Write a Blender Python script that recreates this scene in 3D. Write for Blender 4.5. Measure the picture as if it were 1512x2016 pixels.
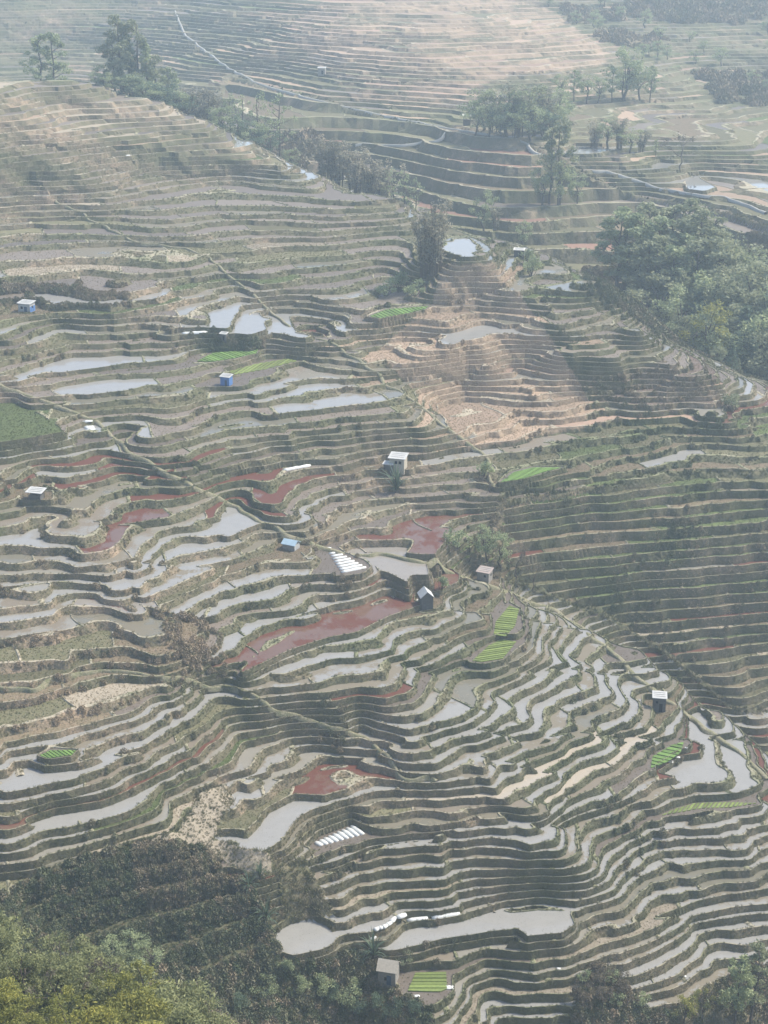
import bpy, bmesh, math, random
import numpy as np
from mathutils import Vector, Matrix, Euler

for o in list(bpy.data.objects): bpy.data.objects.remove(o)
SC = bpy.context.scene
COL = SC.collection
R = math.radians

# ------------------------------------------------------------------ camera
CAMZ = 200.0
PITCH = 21.0
FPX = 3100.0                     # focal length in pixels of the 1512 px wide photograph
cam = bpy.data.cameras.new("camera")
cam.sensor_fit = 'HORIZONTAL'; cam.sensor_width = 36.0
cam.lens = 36.0 * FPX / 1512.0
cam.clip_start = 1.0; cam.clip_end = 6000.0
camo = bpy.data.objects.new("camera", cam); COL.objects.link(camo)
camo.location = (0, 0, CAMZ); camo.rotation_euler = (R(90 - PITCH), 0, 0)
SC.camera = camo

# ------------------------------------------------------------------ sky, sun, exposure
SUN_EL, SUN_AZ = 52.0, 68.0      # azimuth clockwise from +Y (the way the camera looks)
w = bpy.data.worlds.new("World"); SC.world = w; w.use_nodes = True
nt = w.node_tree; nt.nodes.clear()
sky = nt.nodes.new('ShaderNodeTexSky'); sky.sky_type = 'NISHITA'; sky.sun_disc = False
sky.sun_elevation = R(SUN_EL); sky.sun_rotation = R(SUN_AZ)
sky.air_density = 1.0; sky.dust_density = 6.0; sky.ozone_density = 1.0; sky.altitude = 1500
bg = nt.nodes.new('ShaderNodeBackground'); bg.inputs[1].default_value = 0.13
ow = nt.nodes.new('ShaderNodeOutputWorld')
nt.links.new(sky.outputs[0], bg.inputs[0]); nt.links.new(bg.outputs[0], ow.inputs[0])
sun = bpy.data.lights.new("sun", 'SUN'); sun.energy = 3.1; sun.angle = R(4); sun.color = (1.0, 0.93, 0.81)
suno = bpy.data.objects.new("sun", sun); COL.objects.link(suno)
d = Vector((math.sin(R(SUN_AZ)) * math.cos(R(SUN_EL)), math.cos(R(SUN_AZ)) * math.cos(R(SUN_EL)), math.sin(R(SUN_EL))))
suno.rotation_euler = (-d).to_track_quat('-Z', 'Y').to_euler(); suno.location = (0, 300, 600)
SC.view_settings.view_transform = 'Standard'; SC.view_settings.look = 'None'
SC.view_settings.exposure = 1.0; SC.view_settings.gamma = 1.0; SC.view_settings.use_curve_mapping = False
SC.cycles.volume_bounces = 1; SC.cycles.max_bounces = 5; SC.cycles.diffuse_bounces = 2; SC.cycles.glossy_bounces = 2
SC.cycles.transparent_max_bounces = 8
SC.cycles.use_denoising = True

# ------------------------------------------------------------------ survey of the hillside
# Spot heights (metres relative to the camera) along terrace edges, read off by sighting angle.
CONTOURS = [
(-130.5,"460,1325 493,1317 565,1280 631,1262 698,1245 764,1214 797,1206 836,1189 850,1177 883,1160 903,1146"),
(-128.2,"0,1354 70,1356 120,1330 230,1318"),
(-131.6,"483,1358 526,1336 585,1318 648,1298 714,1288 737,1280 757,1255 774,1245 830,1239 866,1216 893,1199 881,1178 899,1155 916,1149"),
(-132.6,"565,1365 598,1355 658,1338 714,1328 757,1315 764,1298 797,1282 860,1265 863,1251 909,1226 916,1209 917,1183 928,1166 946,1151"),
(-133.6,"631,1374 698,1358 764,1345 790,1328 813,1302 876,1282 893,1261 932,1240 960,1228 975,1205 990,1180"),
(-134.6,"665,1384 731,1374 770,1371 797,1345 830,1315 886,1295 900,1272 945,1269 978,1257 1000,1245 1012,1210 1030,1188"),
(-135.6,"648,1399 731,1388 797,1381 826,1358 846,1331 886,1304 949,1306 992,1298 1003,1279 1018,1265 1032,1230 1050,1195"),
(-136.6,"671,1417 764,1411 836,1396 846,1381 883,1351 893,1330 939,1317 1015,1307 1028,1295 1045,1250 1062,1210"),
(-138.7,"735,1450 797,1459 833,1447 899,1434 975,1394 975,1381 992,1358 1045,1341 1058,1315 1068,1285 1088,1259 1080,1222"),
(-139.9,"764,1484 800,1488 856,1484 919,1454 965,1431 1012,1421 1025,1381 1038,1365 1074,1351 1104,1325 1094,1285 1117,1255"),
(-141.1,"790,1510 850,1512 895,1490 939,1464 998,1434 1045,1417 1061,1388 1081,1374 1124,1345 1157,1338 1140,1305 1147,1279 1140,1255"),
(-142.2,"800,1530 850,1533 899,1520 922,1490 965,1480 1028,1457 1084,1417 1088,1404 1131,1381 1177,1361 1180,1341 1167,1302 1170,1275"),
(-143.3,"833,1544 929,1543 949,1517 985,1494 1065,1474 1088,1464 1134,1431 1141,1404 1194,1381 1205,1351 1200,1310"),
(-144.5,"960,1562 985,1532 1012,1517 1051,1500 1088,1490 1147,1464 1200,1421 1243,1388 1260,1361 1245,1332"),
(-145.8,"998,1586 1031,1543 1038,1530 1088,1507 1147,1484 1203,1457 1213,1434 1260,1407 1275,1388"),
(-146.74,"1038,1605 1034,1590 1045,1567 1101,1537 1138,1514 1204,1488 1224,1468 1260,1448 1283,1425"),
(-147.67,"1045,1655 1072,1594 1111,1564 1138,1544 1194,1524 1240,1486 1263,1468 1300,1440 1310,1405"),
(-148.6,"1072,1655 1091,1620 1134,1576 1144,1567 1197,1551 1227,1527 1277,1505 1300,1465 1330,1430 1335,1400"),
(-149.54,"1101,1680 1111,1623 1144,1589 1220,1567 1283,1526 1316,1514 1353,1488 1363,1458 1352,1412"),
(-150.48,"1118,1676 1128,1646 1148,1617 1197,1598 1277,1560 1310,1541 1392,1527 1385,1480 1380,1425"),
(-151.41,"1140,1690 1151,1670 1197,1627 1263,1590 1303,1557 1350,1552 1439,1555 1442,1537 1400,1494 1402,1440"),
(-152.34,"1165,1705 1187,1650 1243,1627 1296,1600 1343,1574 1409,1564 1482,1574 1470,1540 1425,1470"),
(-153.62,"1177,1714 1197,1681 1224,1655 1277,1628 1310,1622 1369,1620 1452,1602 1512,1588"),
(-154.56,"1190,1728 1210,1701 1240,1664 1310,1642 1376,1635 1442,1622 1512,1602"),
(-155.58,"1203,1738 1224,1718 1250,1698 1267,1672 1326,1661 1376,1655 1440,1645 1512,1630"),
(-156.59,"1224,1754 1250,1731 1277,1708 1303,1685 1330,1675 1409,1676 1512,1655"),
(-158.47,"1224,1795 1243,1778 1293,1747 1360,1732 1448,1714 1512,1705"),
(-160.42,"1180,1850 1210,1845 1277,1820 1300,1800 1345,1785 1409,1757 1455,1755 1512,1740"),
(-161.95,"1224,1873 1296,1843 1330,1833 1359,1810 1400,1800 1455,1793 1512,1783"),
(-163.4,"1227,1906 1310,1880 1326,1863 1375,1830 1430,1820 1512,1808"),
(-164.67,"1263,1926 1320,1903 1346,1897 1368,1873 1400,1850 1425,1848 1512,1835"),
(-165.94,"1273,1958 1343,1943 1361,1913 1392,1908 1429,1885 1475,1885 1512,1867"),
(-167.65,"1277,1985 1343,1975 1380,1950 1420,1930 1512,1900"),
(-143.8,"500,1674 523,1672 543,1645 566,1629 599,1596 632,1579 682,1569 705,1560 765,1548 790,1540"),
(-145.8,"609,1619 655,1606 728,1588 817,1582 864,1586 913,1583 960,1588"),
(-147.25,"576,1698 599,1682 632,1669 698,1649 758,1639 844,1616 897,1620 996,1620"),
(-148.78,"606,1708 649,1692 698,1675 738,1669 804,1665 884,1657 930,1653 1000,1646"),
(-150.81,"632,1745 685,1728 745,1718 821,1700 897,1704 976,1696 1060,1692"),
(-153.03,"675,1778 731,1761 798,1752 831,1744 913,1727 1000,1728 1120,1722"),
(-154.3,"679,1801 731,1788 798,1774 847,1770 897,1755 1000,1748 1100,1745 1160,1738"),
(-156,"728,1847 765,1831 798,1814 913,1794 1000,1774 1080,1764 1175,1755"),
(-157.87,"750,1880 864,1852 930,1850 1000,1847 1045,1847 1111,1840 1145,1808 1180,1785"),
(-160.42,"817,1908 880,1890 956,1882 1030,1882 1105,1888 1130,1875 1160,1858"),
(-162.97,"885,1925 960,1916 1012,1925 1090,1938 1120,1928"),
(-164.25,"890,1948 1012,1960 1100,1963 1140,1945"),
(-165.52,"860,1990 950,1972 1012,1980 1112,1985 1180,1975"),
(-166.8,"880,2012 960,2005 1110,2008 1220,2000"),
(-125.3,"0,1250 99,1243 198,1228 274,1202"),
(-126.5,"400,1216 450,1193 526,1176 592,1153 665,1133 731,1130 751,1120"),
(-127.5,"410,1262 443,1239 493,1206 585,1193 590,1168 665,1153 747,1136"),
(-128.5,"443,1275 482,1249 605,1212 625,1182 731,1166 820,1163"),
(-129.5,"455,1298 499,1265 631,1222 680,1205 764,1180 826,1172"),
(-126.9,"0,1312 100,1302 230,1282 350,1290"),
(-129.4,"0,1403 83,1390 132,1367 231,1345 331,1340"),
(-130.5,"0,1463 99,1453 172,1423 245,1400 331,1366"),
(-132,"0,1497 80,1495 150,1482 260,1433 330,1403 345,1382 400,1352"),
(-133.5,"0,1560 70,1545 139,1530 215,1505 274,1470 304,1456 357,1436 387,1405 450,1368"),
(-134.7,"0,1588 33,1573 132,1563 225,1536 320,1496 364,1463 430,1417"),
(-135.9,"10,1610 83,1590 182,1569 255,1540 330,1500 385,1465 440,1425"),
(-137,"10,1652 40,1626 132,1606 231,1580 265,1555 347,1530 380,1510 430,1465 480,1432"),
(-138.1,"20,1675 60,1646 165,1629 251,1603 317,1570 357,1533 413,1500 470,1450"),
(-139.1,"20,1690 79,1664 165,1647 258,1626 317,1609 325,1570 367,1546 407,1533 460,1500 526,1460"),
(-140.3,"20,1755 66,1715 139,1685 231,1659 284,1642 347,1622 352,1585 420,1550 466,1527 509,1513 542,1497 572,1460"),
(-141.5,"430,1590 480,1560 533,1523 598,1497 631,1472 711,1458"),
(-142.5,"470,1610 532,1563 608,1530 665,1500 750,1492"),
(-143.3,"500,1640 560,1580 665,1530 731,1527 767,1522"),
(-118.3,"513,980 535,962 601,930 681,919 753,913 800,900 880,890"),
(-119.6,"529,1005 565,978 621,955 681,938 724,929 800,922 880,918 940,905"),
(-120.8,"565,1015 588,991 631,975 681,955 767,942 860,942 935,938"),
(-121.9,"585,1034 631,1001 681,978 753,960 800,962 870,960 940,955"),
(-122.8,"618,1041 648,1021 691,995 760,982 830,982 929,975"),
(-123.9,"667,1061 747,1024 773,1005 850,998 930,995"),
(-124.9,"701,1074 760,1058 790,1031 850,1010 920,1010"),
(-126,"780,1088 830,1100 860,1096 876,1067 890,1041 930,1022"),
(-110.6,"200,850 265,850 300,843 370,827 400,821 470,800 560,785 640,790"),
(-112.3,"250,885 290,880 345,875 400,860 480,840 600,835 700,822 780,815"),
(-113.8,"300,912 340,912 400,893 480,872 560,862 680,850 790,840"),
(-115.7,"360,942 420,925 470,905 560,885 640,880 760,870 850,860 900,850"),
(-112.5,"0,905 80,885 158,865 172,880"),
(-113.8,"0,945 40,925 90,910 180,890 190,910 240,900"),
(-114.5,"60,950 75,920 120,930 190,905 240,905 250,880"),
(-115.5,"115,985 130,955 190,935 240,920 275,930"),
(-116.4,"125,1010 150,970 210,955 280,945 310,950"),
(-118.4,"165,1070 185,1045 210,1010 290,985 360,985 400,975"),
(-116.2,"0,995 35,980 60,968"),
(-118.7,"0,1055 50,1050 100,1025 120,1025"),
(-120.8,"0,1110 100,1105 140,1098"),
(-123.2,"0,1180 80,1172 200,1160 230,1150"),
(-120.2,"215,1120 222,1090 250,1062 310,1040 400,1020"),
(-121.2,"240,1145 265,1110 280,1075 340,1055 420,1035 480,1010"),
(-122.4,"268,1180 282,1135 310,1115 390,1085 460,1052 520,1038"),
(-123.6,"330,1160 360,1140 420,1115 480,1088 540,1070"),
(-109.3,"0,830 60,812 120,830"),
(-106,"0,752 73,734 132,724 251,712 330,705 440,690 520,672"),
(-107.7,"60,780 130,775 215,770 300,757 440,735 560,700 620,675"),
(-104,"0,711 66,698 112,684 185,678 317,667 420,668 520,650"),
(-102.5,"0,680 60,667 132,648 250,652 330,655 440,650 530,625"),
(-101,"0,661 66,638 126,630 231,628 300,625 400,602 480,582"),
(-99.5,"0,622 83,612 132,612 225,616 251,610 331,588 397,578 470,560"),
(-97,"0,562 66,555 180,546 231,562 271,553 400,535 440,525"),
(-95.2,"0,516 66,511 132,503 205,506 251,497 350,499"),
(-92.8,"0,460 90,446 180,450 330,465 420,450 540,445 650,450 800,436"),
(-86.5,"302,355 452,345 603,347"),
(-88.9,"320,395 450,385 600,385 700,385 770,390"),
(-90.9,"330,430 450,418 600,420 740,415 800,420"),
(-94.8,"360,510 440,495 520,480 650,478 760,465 820,462"),
(-96.8,"470,535 560,515 700,505 800,500"),
(-98.9,"500,565 600,552 700,540 790,535"),
(-101,"560,602 640,590 740,580 830,570"),
(-103,"590,655 680,640 780,628 845,605"),
(-87.5,"0,390 60,378 110,390"),
(-78.5,"0,322 141,302 251,292 362,284 462,273"),
(-74,"0,274 150,258 251,244 362,228 402,231"),
(-69,"0,231 100,211 211,193 320,194"),
(-63.5,"0,182 80,165 165,158 200,163"),
(-82,"0,352 130,340 250,322 400,310 540,318"),
(-105,"640,672 700,660 760,655"),
(-108,"720,720 780,700 840,690"),
(-110.6,"690,770 760,762 790,770"),
(-117.3,"909,862 959,856 1031,832 1117,832"),
(-118.4,"920,882 1000,872 1060,857 1130,847 1250,828 1350,818 1440,812 1512,806"),
(-119.7,"975,905 1060,887 1130,880 1220,862 1330,842 1420,837 1512,837"),
(-121,"985,935 1090,910 1200,895 1260,880 1330,866 1420,862 1512,855"),
(-115.8,"880,825 909,840 959,834 998,815 1055,811 1108,811 1150,790 1300,795 1400,790"),
(-114,"846,793 863,782 922,767 1000,770 1091,778 1150,768 1300,768 1400,768"),
(-111.3,"800,765 852,752 953,740 1033,731 1134,738 1250,740 1330,730 1385,740"),
(-108.6,"827,726 918,712 1038,696 1094,700 1200,716 1290,695"),
(-105.5,"812,678 873,684 968,666 1043,668 1090,680"),
(-103,"873,636 953,618 1033,622 1060,635"),
(-99.8,"850,592 930,575 1010,585"),
(-97,"862,555 930,537 1000,550"),
(-102.8,"1184,575 1199,611 1154,627 1094,638"),
(-104.5,"1240,610 1215,635 1190,648 1110,660"),
(-106.9,"1265,660 1225,682 1150,690 1115,698"),
(-99.5,"1150,545 1090,555 1050,560"),
(-122.4,"979,972 1031,965 1164,939 1217,922 1300,898 1370,888 1512,893"),
(-124.3,"985,998 1091,985 1200,965 1330,945 1512,932"),
(-127,"985,1026 1104,1011 1200,1003 1350,985 1512,975"),
(-129.7,"1000,1055 1120,1040 1250,1033 1400,1025 1512,1012"),
(-132.6,"1060,1092 1200,1080 1350,1068 1512,1052"),
(-135.7,"1100,1134 1197,1124 1270,1112 1400,1100 1512,1092"),
(-138.7,"1190,1160 1263,1150 1400,1138 1512,1130"),
(-141.4,"1230,1182 1300,1180 1400,1175 1512,1165"),
(-144.6,"1280,1222 1330,1216 1420,1210 1512,1200"),
(-148,"1330,1265 1400,1255 1512,1245"),
(-151,"1380,1302 1440,1295 1512,1282"),
(-154,"1430,1345 1512,1328"),
(-157,"1460,1392 1512,1380"),
(-159,"1485,1435 1512,1430")]
SPOTS = [(400,1600,-141.5),(450,1670,-144.5),(510,1700,-147.25),(100,1740,-142.0),(250,1720,-144.5),(400,1720,-145.97),(300,1800,-148.94),(480,1800,-151.92),(150,1830,-148.09),(60,1800,-145.5),(350,1900,-154.05),(550,1905,-159.15),(700,1950,-162.55),(450,2000,-160.0),(650,2010,-165.09),(543,1867,-155.32),(580,1882,-155.32),(630,1872,-155.32),(540,1840,-155.32),(620,1815,-155.24),(610,1740,-151.07),(645,1800,-153.88),(760,1910,-160.0),(800,1945,-162.55),(1270,1287,-144.1),(1350,1350,-147.5),(1420,1405,-150.5),(1460,1480,-152.34),(1500,1540,-153.03),(1160,1238,-139.7),(1080,1195,-135.8),(1000,1163,-132.0),(940,1142,-130.0),(850,500,-93),(915,480,-92),(1010,505,-96),(1060,490,-96),(1190,553,-97),(1262,645,-103.0),(1330,695,-106.5),(1420,790,-113.3),(790,405,-91),(520,262,-90),(640,230,-86),(400,100,-75),(400,30,-62),(1100,420,-103),(1100,350,-95),(1200,290,-88),(900,300,-90),(760,250,-87),(850,240,-85),(800,180,-79),(900,120,-71),(700,60,-63),(760,0,-53),(1100,60,-65),(1000,0,-55),(1300,230,-86),(1400,300,-90),(1250,150,-77),(1450,150,-80),(1300,30,-61),(1500,0,-55),(1450,400,-98),(1500,470,-102),(1450,775,-115.2),(150,100,-78),(50,40,-66),(200,0,-58),(560,130,-76),(950,400,-101),(1000,450,-105),(1250,420,-104)]
HIDDEN = [(200,720,-92),(50,740,-88),(450,655,-101),(700,600,-108),(850,540,-111),(1000,525,-112),(1250,480,-125),(1450,450,-132),(1550,450,-134),(-100,118,-98),(100,124,-103),(300,130,-112),(600,130,-130),(900,140,-140),(100,165,-131),(1400,180,-166.37),(1200,150,-150),(1600,160,-157.87),(-150,205,-146),(300,175,-140),(756,1300,-5),(300,1300,0),(1300,1300,-5),(756,1600,90),(200,1600,90),(1400,1600,90),(0,1150,-40),(1500,1150,-42),(-250,1000,-60),(1800,1000,-60),(-250,600,-66),(1800,600,-100),(-200,450,-90),(1750,430,-128),(-200,330,-110),(1750,340,-140),(-200,260,-126),(1720,280,-168),(756,70,-92),(0,70,-62),(1500,70,-118),(1600,115,-135),(1750,130,-140),(1350,110,-125),(1050,306,-139),(1200,303,-147),(1300,295,-154),(1400,288,-159),(1520,285,-163),(1700,285,-166)]
CP, SP = math.cos(R(PITCH)), math.sin(R(PITCH))
def plan(u, v, z):
    x = (u - 756) / FPX; y = -(v - 1008) / FPX
    t = z / (-SP + y * CP)
    return t * x, t * (CP + y * SP), z
def project(x, y, z):
    dep = y * CP - z * SP; up = y * SP + z * CP
    return 756 + FPX * x / dep, 1008 - FPX * up / dep

_pts = []
for z, s in CONTOURS:
    ps = [tuple(map(float, q.split(','))) for q in s.split()]
    for a, b in zip(ps[:-1], ps[1:]):
        n = max(1, int(math.hypot(b[0] - a[0], b[1] - a[1]) // 60))
        for k in range(n):
            f = k / n; _pts.append(plan(a[0] + (b[0] - a[0]) * f, a[1] + (b[1] - a[1]) * f, z))
    _pts.append(plan(*ps[-1], z))
for u, v, z in SPOTS: _pts.append(plan(u, v, z))
for u, dd, z in HIDDEN: _pts.append((dd / CP * (u - 756) / FPX, dd, z))
_pts = np.array(_pts)

def kern(r2): return np.where(r2 > 0, r2 * np.log(np.maximum(r2, 1e-12)), 0)
def solve(pts):
    q = pts[:, :2] / 100; n = len(q)
    A = kern(((q[:, None] - q[None]) ** 2).sum(-1)); A[np.arange(n), np.arange(n)] += np.where(pts[:, 1] > 465, 0.02, 0.002)
    P = np.c_[np.ones(n), q]
    return q, np.linalg.solve(np.block([[A, P], [P.T, np.zeros((3, 3))]]), np.r_[pts[:, 2], 0, 0, 0])
def tps(x, y):
    s = np.stack([x.ravel() / 100, y.ravel() / 100], 1); out = np.empty(len(s))
    q2 = (_q ** 2).sum(1)
    for i in range(0, len(s), 4000):
        p = s[i:i + 4000]
        r2 = np.maximum((p ** 2).sum(1)[:, None] + q2[None] - 2 * p @ _q.T, 1e-10)
        out[i:i + 4000] = (r2 * np.log(r2)) @ _w[:-3] + _w[-3] + p @ _w[-2:]
    return out.reshape(x.shape)
_q, _w = solve(_pts)
def sight(u, v, hf, lo=150, hi=1250):
    """distance and height where the sighting line of a pixel first meets the hill"""
    y = -(v - 1008) / FPX; k = CP + y * SP; sl = (-SP + y * CP) / k
    dd = np.arange(lo, hi, 0.7); xx = dd * (u - 756) / FPX / k; zz = sl * dd
    hh = hf(xx, dd); hit = np.where(zz < hh)[0]
    i = hit[0] if len(hit) else len(dd) - 1
    return xx[i], dd[i], zz[i]

# level plots: seed beds, ponds and building sites, as (polygon in sighting pixels, approximate height)
PADS = []
def pad(poly, z=None): PADS.append((poly, z)); return len(PADS) - 1
RED_BIG = pad([(478, 1322), (520, 1290), (600, 1240), (680, 1213), (770, 1185), (828, 1176), (834, 1187), (764, 1211), (698, 1243), (645, 1253), (565, 1279)])
POND_A = pad([(486, 1668), (524, 1669), (543, 1640), (600, 1592), (622, 1581), (585, 1581), (535, 1604)])
POND_B = pad([(545, 1862), (580, 1878), (630, 1868), (650, 1858), (626, 1822), (612, 1813), (575, 1822), (552, 1840)])
POND_C = pad([(765, 1872), (800, 1838), (880, 1822), (995, 1802), (1000, 1828), (930, 1838), (864, 1846)])
POND_D = pad([(1002, 1803), (1060, 1795), (1115, 1800), (1128, 1820), (1105, 1836), (1040, 1842)])
POND_E = pad([(453, 998), (470, 1003), (508, 1020), (505, 1030), (450, 1055), (440, 1048), (462, 1022)])
POND_F = pad([(722, 1093), (800, 1093), (850, 1118), (838, 1140), (810, 1150), (760, 1122)])
RED_B = pad([(862, 1118), (900, 1132), (895, 1146), (858, 1163), (852, 1140)])
RED_C = pad([(808, 1088), (820, 1072), (848, 1050), (880, 1042), (872, 1068), (856, 1092)])
BED_A = pad([(972, 1250), (976, 1225), (1003, 1193), (1022, 1200), (1014, 1232), (995, 1254)])
BED_B = pad([(930, 1302), (962, 1272), (985, 1260), (1016, 1264), (1002, 1282), (990, 1297), (950, 1304)])
BED_C = pad([(1281, 1513), (1285, 1490), (1322, 1468), (1346, 1462), (1340, 1482), (1315, 1500)])
BED_D = pad([(1302, 1606), (1330, 1593), (1370, 1582), (1430, 1580), (1490, 1582), (1440, 1590), (1380, 1592)])
BED_E = pad([(803, 1952), (818, 1917), (878, 1915), (880, 1948), (865, 1954)], -160.3)
BED_F = pad([(985, 950), (1012, 930), (1050, 921), (1106, 921), (1070, 930), (1030, 943)])
BED_G = pad([(388, 712), (420, 695), (508, 688), (505, 696), (460, 706), (415, 713)])
BED_H = pad([(728, 623), (760, 610), (843, 603), (838, 608), (800, 618), (748, 628)])
BED_I = pad([(448, 733), (500, 718), (565, 707), (585, 711), (520, 728), (462, 738)])
BED_J = pad([(78, 1488), (100, 1478), (150, 1478), (140, 1488), (95, 1494)])
LAWN = pad([(0, 800), (25, 795), (70, 818), (122, 850), (60, 862), (0, 870)])
TUN_A = pad([(604, 1674), (630, 1648), (690, 1625), (718, 1640), (690, 1652), (640, 1664)])
TUN_C = pad([(636, 1078), (660, 1083), (722, 1116), (712, 1127), (668, 1132), (652, 1100)])
TAN_POND = pad([(872, 672), (900, 655), (950, 643), (972, 645), (940, 662), (890, 676)])
SHED = [pad([(u - 22, v - 6), (u + 22, v - 6), (u + 24, v + 8), (u - 24, v + 8)]) for u, v in
        [(52, 606), (446, 752), (780, 915), (572, 1076), (955, 1140), (840, 1182), (72, 976), (1296, 1386), (768, 1922)]]
WATER_PADS = [pad(p) for p in [
    [(418, 640), (422, 615), (455, 605), (466, 612), (440, 645)],
    [(470, 655), (485, 630), (505, 618), (522, 650), (490, 660)],
    [(538, 628), (560, 620), (578, 652), (550, 655)],
    [(85, 728), (130, 712), (250, 706), (262, 711), (200, 722), (120, 732)],
    [(115, 772), (200, 763), (270, 752), (290, 755), (240, 768), (170, 776)],
    [(20, 1540), (70, 1528), (140, 1522), (142, 1529), (60, 1545), (15, 1556)],
    [(60, 1625), (110, 1607), (200, 1595), (255, 1575), (240, 1592), (130, 1614)],
    [(1360, 1465), (1355, 1412), (1372, 1405), (1388, 1430), (1382, 1470)],
    [(895, 495), (900, 472), (918, 470), (930, 486), (915, 505)],
    [(1118, 297), (1135, 288), (1178, 289), (1190, 296), (1150, 300)],
    [(1354, 372), (1358, 352), (1372, 350), (1405, 368), (1385, 376)],
    [(1280, 328), (1300, 320), (1322, 322), (1306, 331)],
    [(462, 286), (470, 279), (492, 278), (498, 283), (478, 288)],
    [(572, 347), (585, 340), (612, 340), (606, 347)],
    [(1300, 1530), (1345, 1500), (1375, 1500), (1385, 1520), (1330, 1535)],
]]

_extra = []
for _i, (poly, z) in enumerate(PADS):
    uc = np.mean([p[0] for p in poly]); vc = np.mean([p[1] for p in poly])
    if z is None: z = sight(uc, vc, tps)[2]
    PADS[_i] = (poly, z)
    for u, v in poly + [(uc, vc)]: _extra.append(plan(u, v, z))
_ex = np.array(_extra)
_near = ((_pts[:, None, :2] - _ex[None, :, :2]) ** 2).sum(-1).min(1) < 2.5 ** 2      # the plots overrule coarser readings
_q, _w = solve(np.concatenate([_pts[~_near], _ex]))

# ------------------------------------------------------------------ noise
def _hash(ix, iy, seed):
    h = (ix.astype(np.int64) * 374761393 + iy.astype(np.int64) * 668265263 + seed * 974634777) & 0x7fffffff
    h = ((h ^ (h >> 13)) * 1274126177) & 0x7fffffff
    h = (h ^ (h >> 16)) & 0xffffff
    return h / float(0xffffff)
def vnoise(x, y, scale, seed=0):
    x = np.asarray(x, float) / scale; y = np.asarray(y, float) / scale
    ix = np.floor(x); iy = np.floor(y); fx = x - ix; fy = y - iy
    fx = fx * fx * (3 - 2 * fx); fy = fy * fy * (3 - 2 * fy)
    a = _hash(ix, iy, seed); b = _hash(ix + 1, iy, seed); c = _hash(ix, iy + 1, seed); e = _hash(ix + 1, iy + 1, seed)
    return ((a * (1 - fx) + b * fx) * (1 - fy) + (c * (1 - fx) + e * fx) * fy) * 2 - 1
def inpoly(u, v, poly):
    u = np.asarray(u, float); v = np.asarray(v, float)
    res = np.zeros(u.shape, bool); n = len(poly)
    for i in range(n):
        x1, y1 = poly[i]; x2, y2 = poly[(i + 1) % n]
        if y1 == y2: continue
        c = ((y1 > v) != (y2 > v)) & (u < (x2 - x1) * (v - y1) / (y2 - y1) + x1)
        res ^= c
    return res
def polydist(x, y, poly):
    best = np.full(np.shape(x), 1e9)
    for i in range(len(poly)):
        ax, ay = poly[i]; bx, by = poly[(i + 1) % len(poly)]
        dx, dy = bx - ax, by - ay; L = dx * dx + dy * dy + 1e-9
        t = np.clip(((x - ax) * dx + (y - ay) * dy) / L, 0, 1)
        best = np.minimum(best, np.hypot(x - ax - t * dx, y - ay - t * dy))
    return best

# ------------------------------------------------------------------ terraces: a ladder of uneven steps
rng = np.random.RandomState(7)
LV = [-190.0]
while LV[-1] < 130:
    z = LV[-1]
    base = np.interp(z, [-190, -125, -105, -85, -50, 100], [1.08, 1.0, .95, 1.05, 1.35, 2.2])
    LV.append(z + base * rng.uniform(0.72, 1.3))
LV = np.array(LV)
RF, BF, SF = 0.20, 0.095, 0.03       # share of each step: riser, bund on the lip, inner slope of the bund
BP = np.sort(np.concatenate([LV[:-1], LV[:-1] + np.diff(LV) * RF, LV[:-1] + np.diff(LV) * (RF + BF), LV[:-1] + np.diff(LV) * (RF + BF + SF)]))
NL = len(LV) - 1
def tread(k):                        # height of field k
    k = np.clip(k, 0, NL - 1); return LV[k] + (LV[k + 1] - LV[k]) * 0.42
_fx = []; _fz = []
for k in range(1, NL):
    D = LV[k + 1] - LV[k]; zt = float(tread(k)); zb = float(tread(k - 1)); lip = 0.20 if LV[k] < -85 else 0.3
    _fx += [LV[k], LV[k] + D * RF, LV[k] + D * (RF + BF), LV[k] + D * (RF + BF + SF)]
    _fz += [zb, zt + lip, zt + lip, zt]
_fx = np.array(_fx); _fz = np.array(_fz)
def step(h): return np.interp(h, _fx, _fz)

# image-space terrain grid: rays fan out from the viewpoint so that near ground is finer than far ground
AZN = np.linspace(-1, 1, 272)
def fan(dd): return np.interp(dd, [95, 200, 300, 450, 700, 1320], [.37, .345, .312, .285, .268, .264])   # half-angle of the mapped ground
_seg = [(95, 190, 100), (190, 420, 480), (420, 720, 330), (720, 1320, 220)]
DI = np.concatenate([np.exp(np.linspace(math.log(a), math.log(b), n, endpoint=False)) for a, b, n in _seg] + [[1320.0]])
_, DG = np.meshgrid(AZN, DI); AG = AZN[None] * fan(DI)[:, None]
GX = DG * np.sin(AG); GY = DG * np.cos(AG)
_ca = np.linspace(-.375, .375, 200)
_cd = np.exp(np.linspace(math.log(95), math.log(1320), 520))
_CA, _CD = np.meshgrid(_ca, _cd)
HC = tps(_CD * np.sin(_CA), _CD * np.cos(_CA))
def h_smooth(x, y):
    a = np.arctan2(x, y); dd = np.hypot(x, y)
    fi = np.clip((a - _ca[0]) / (_ca[1] - _ca[0]), 0, len(_ca) - 1.001)
    fj = np.clip(np.log(np.maximum(dd, 1) / 95) / (math.log(1320 / 95) / 519), 0, 518.999)
    i = fi.astype(int); j = fj.astype(int); s = fi - i; t = fj - j
    return (HC[j, i] * (1 - s) + HC[j, i + 1] * s) * (1 - t) + (HC[j + 1, i] * (1 - s) + HC[j + 1, i + 1] * s) * t
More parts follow.
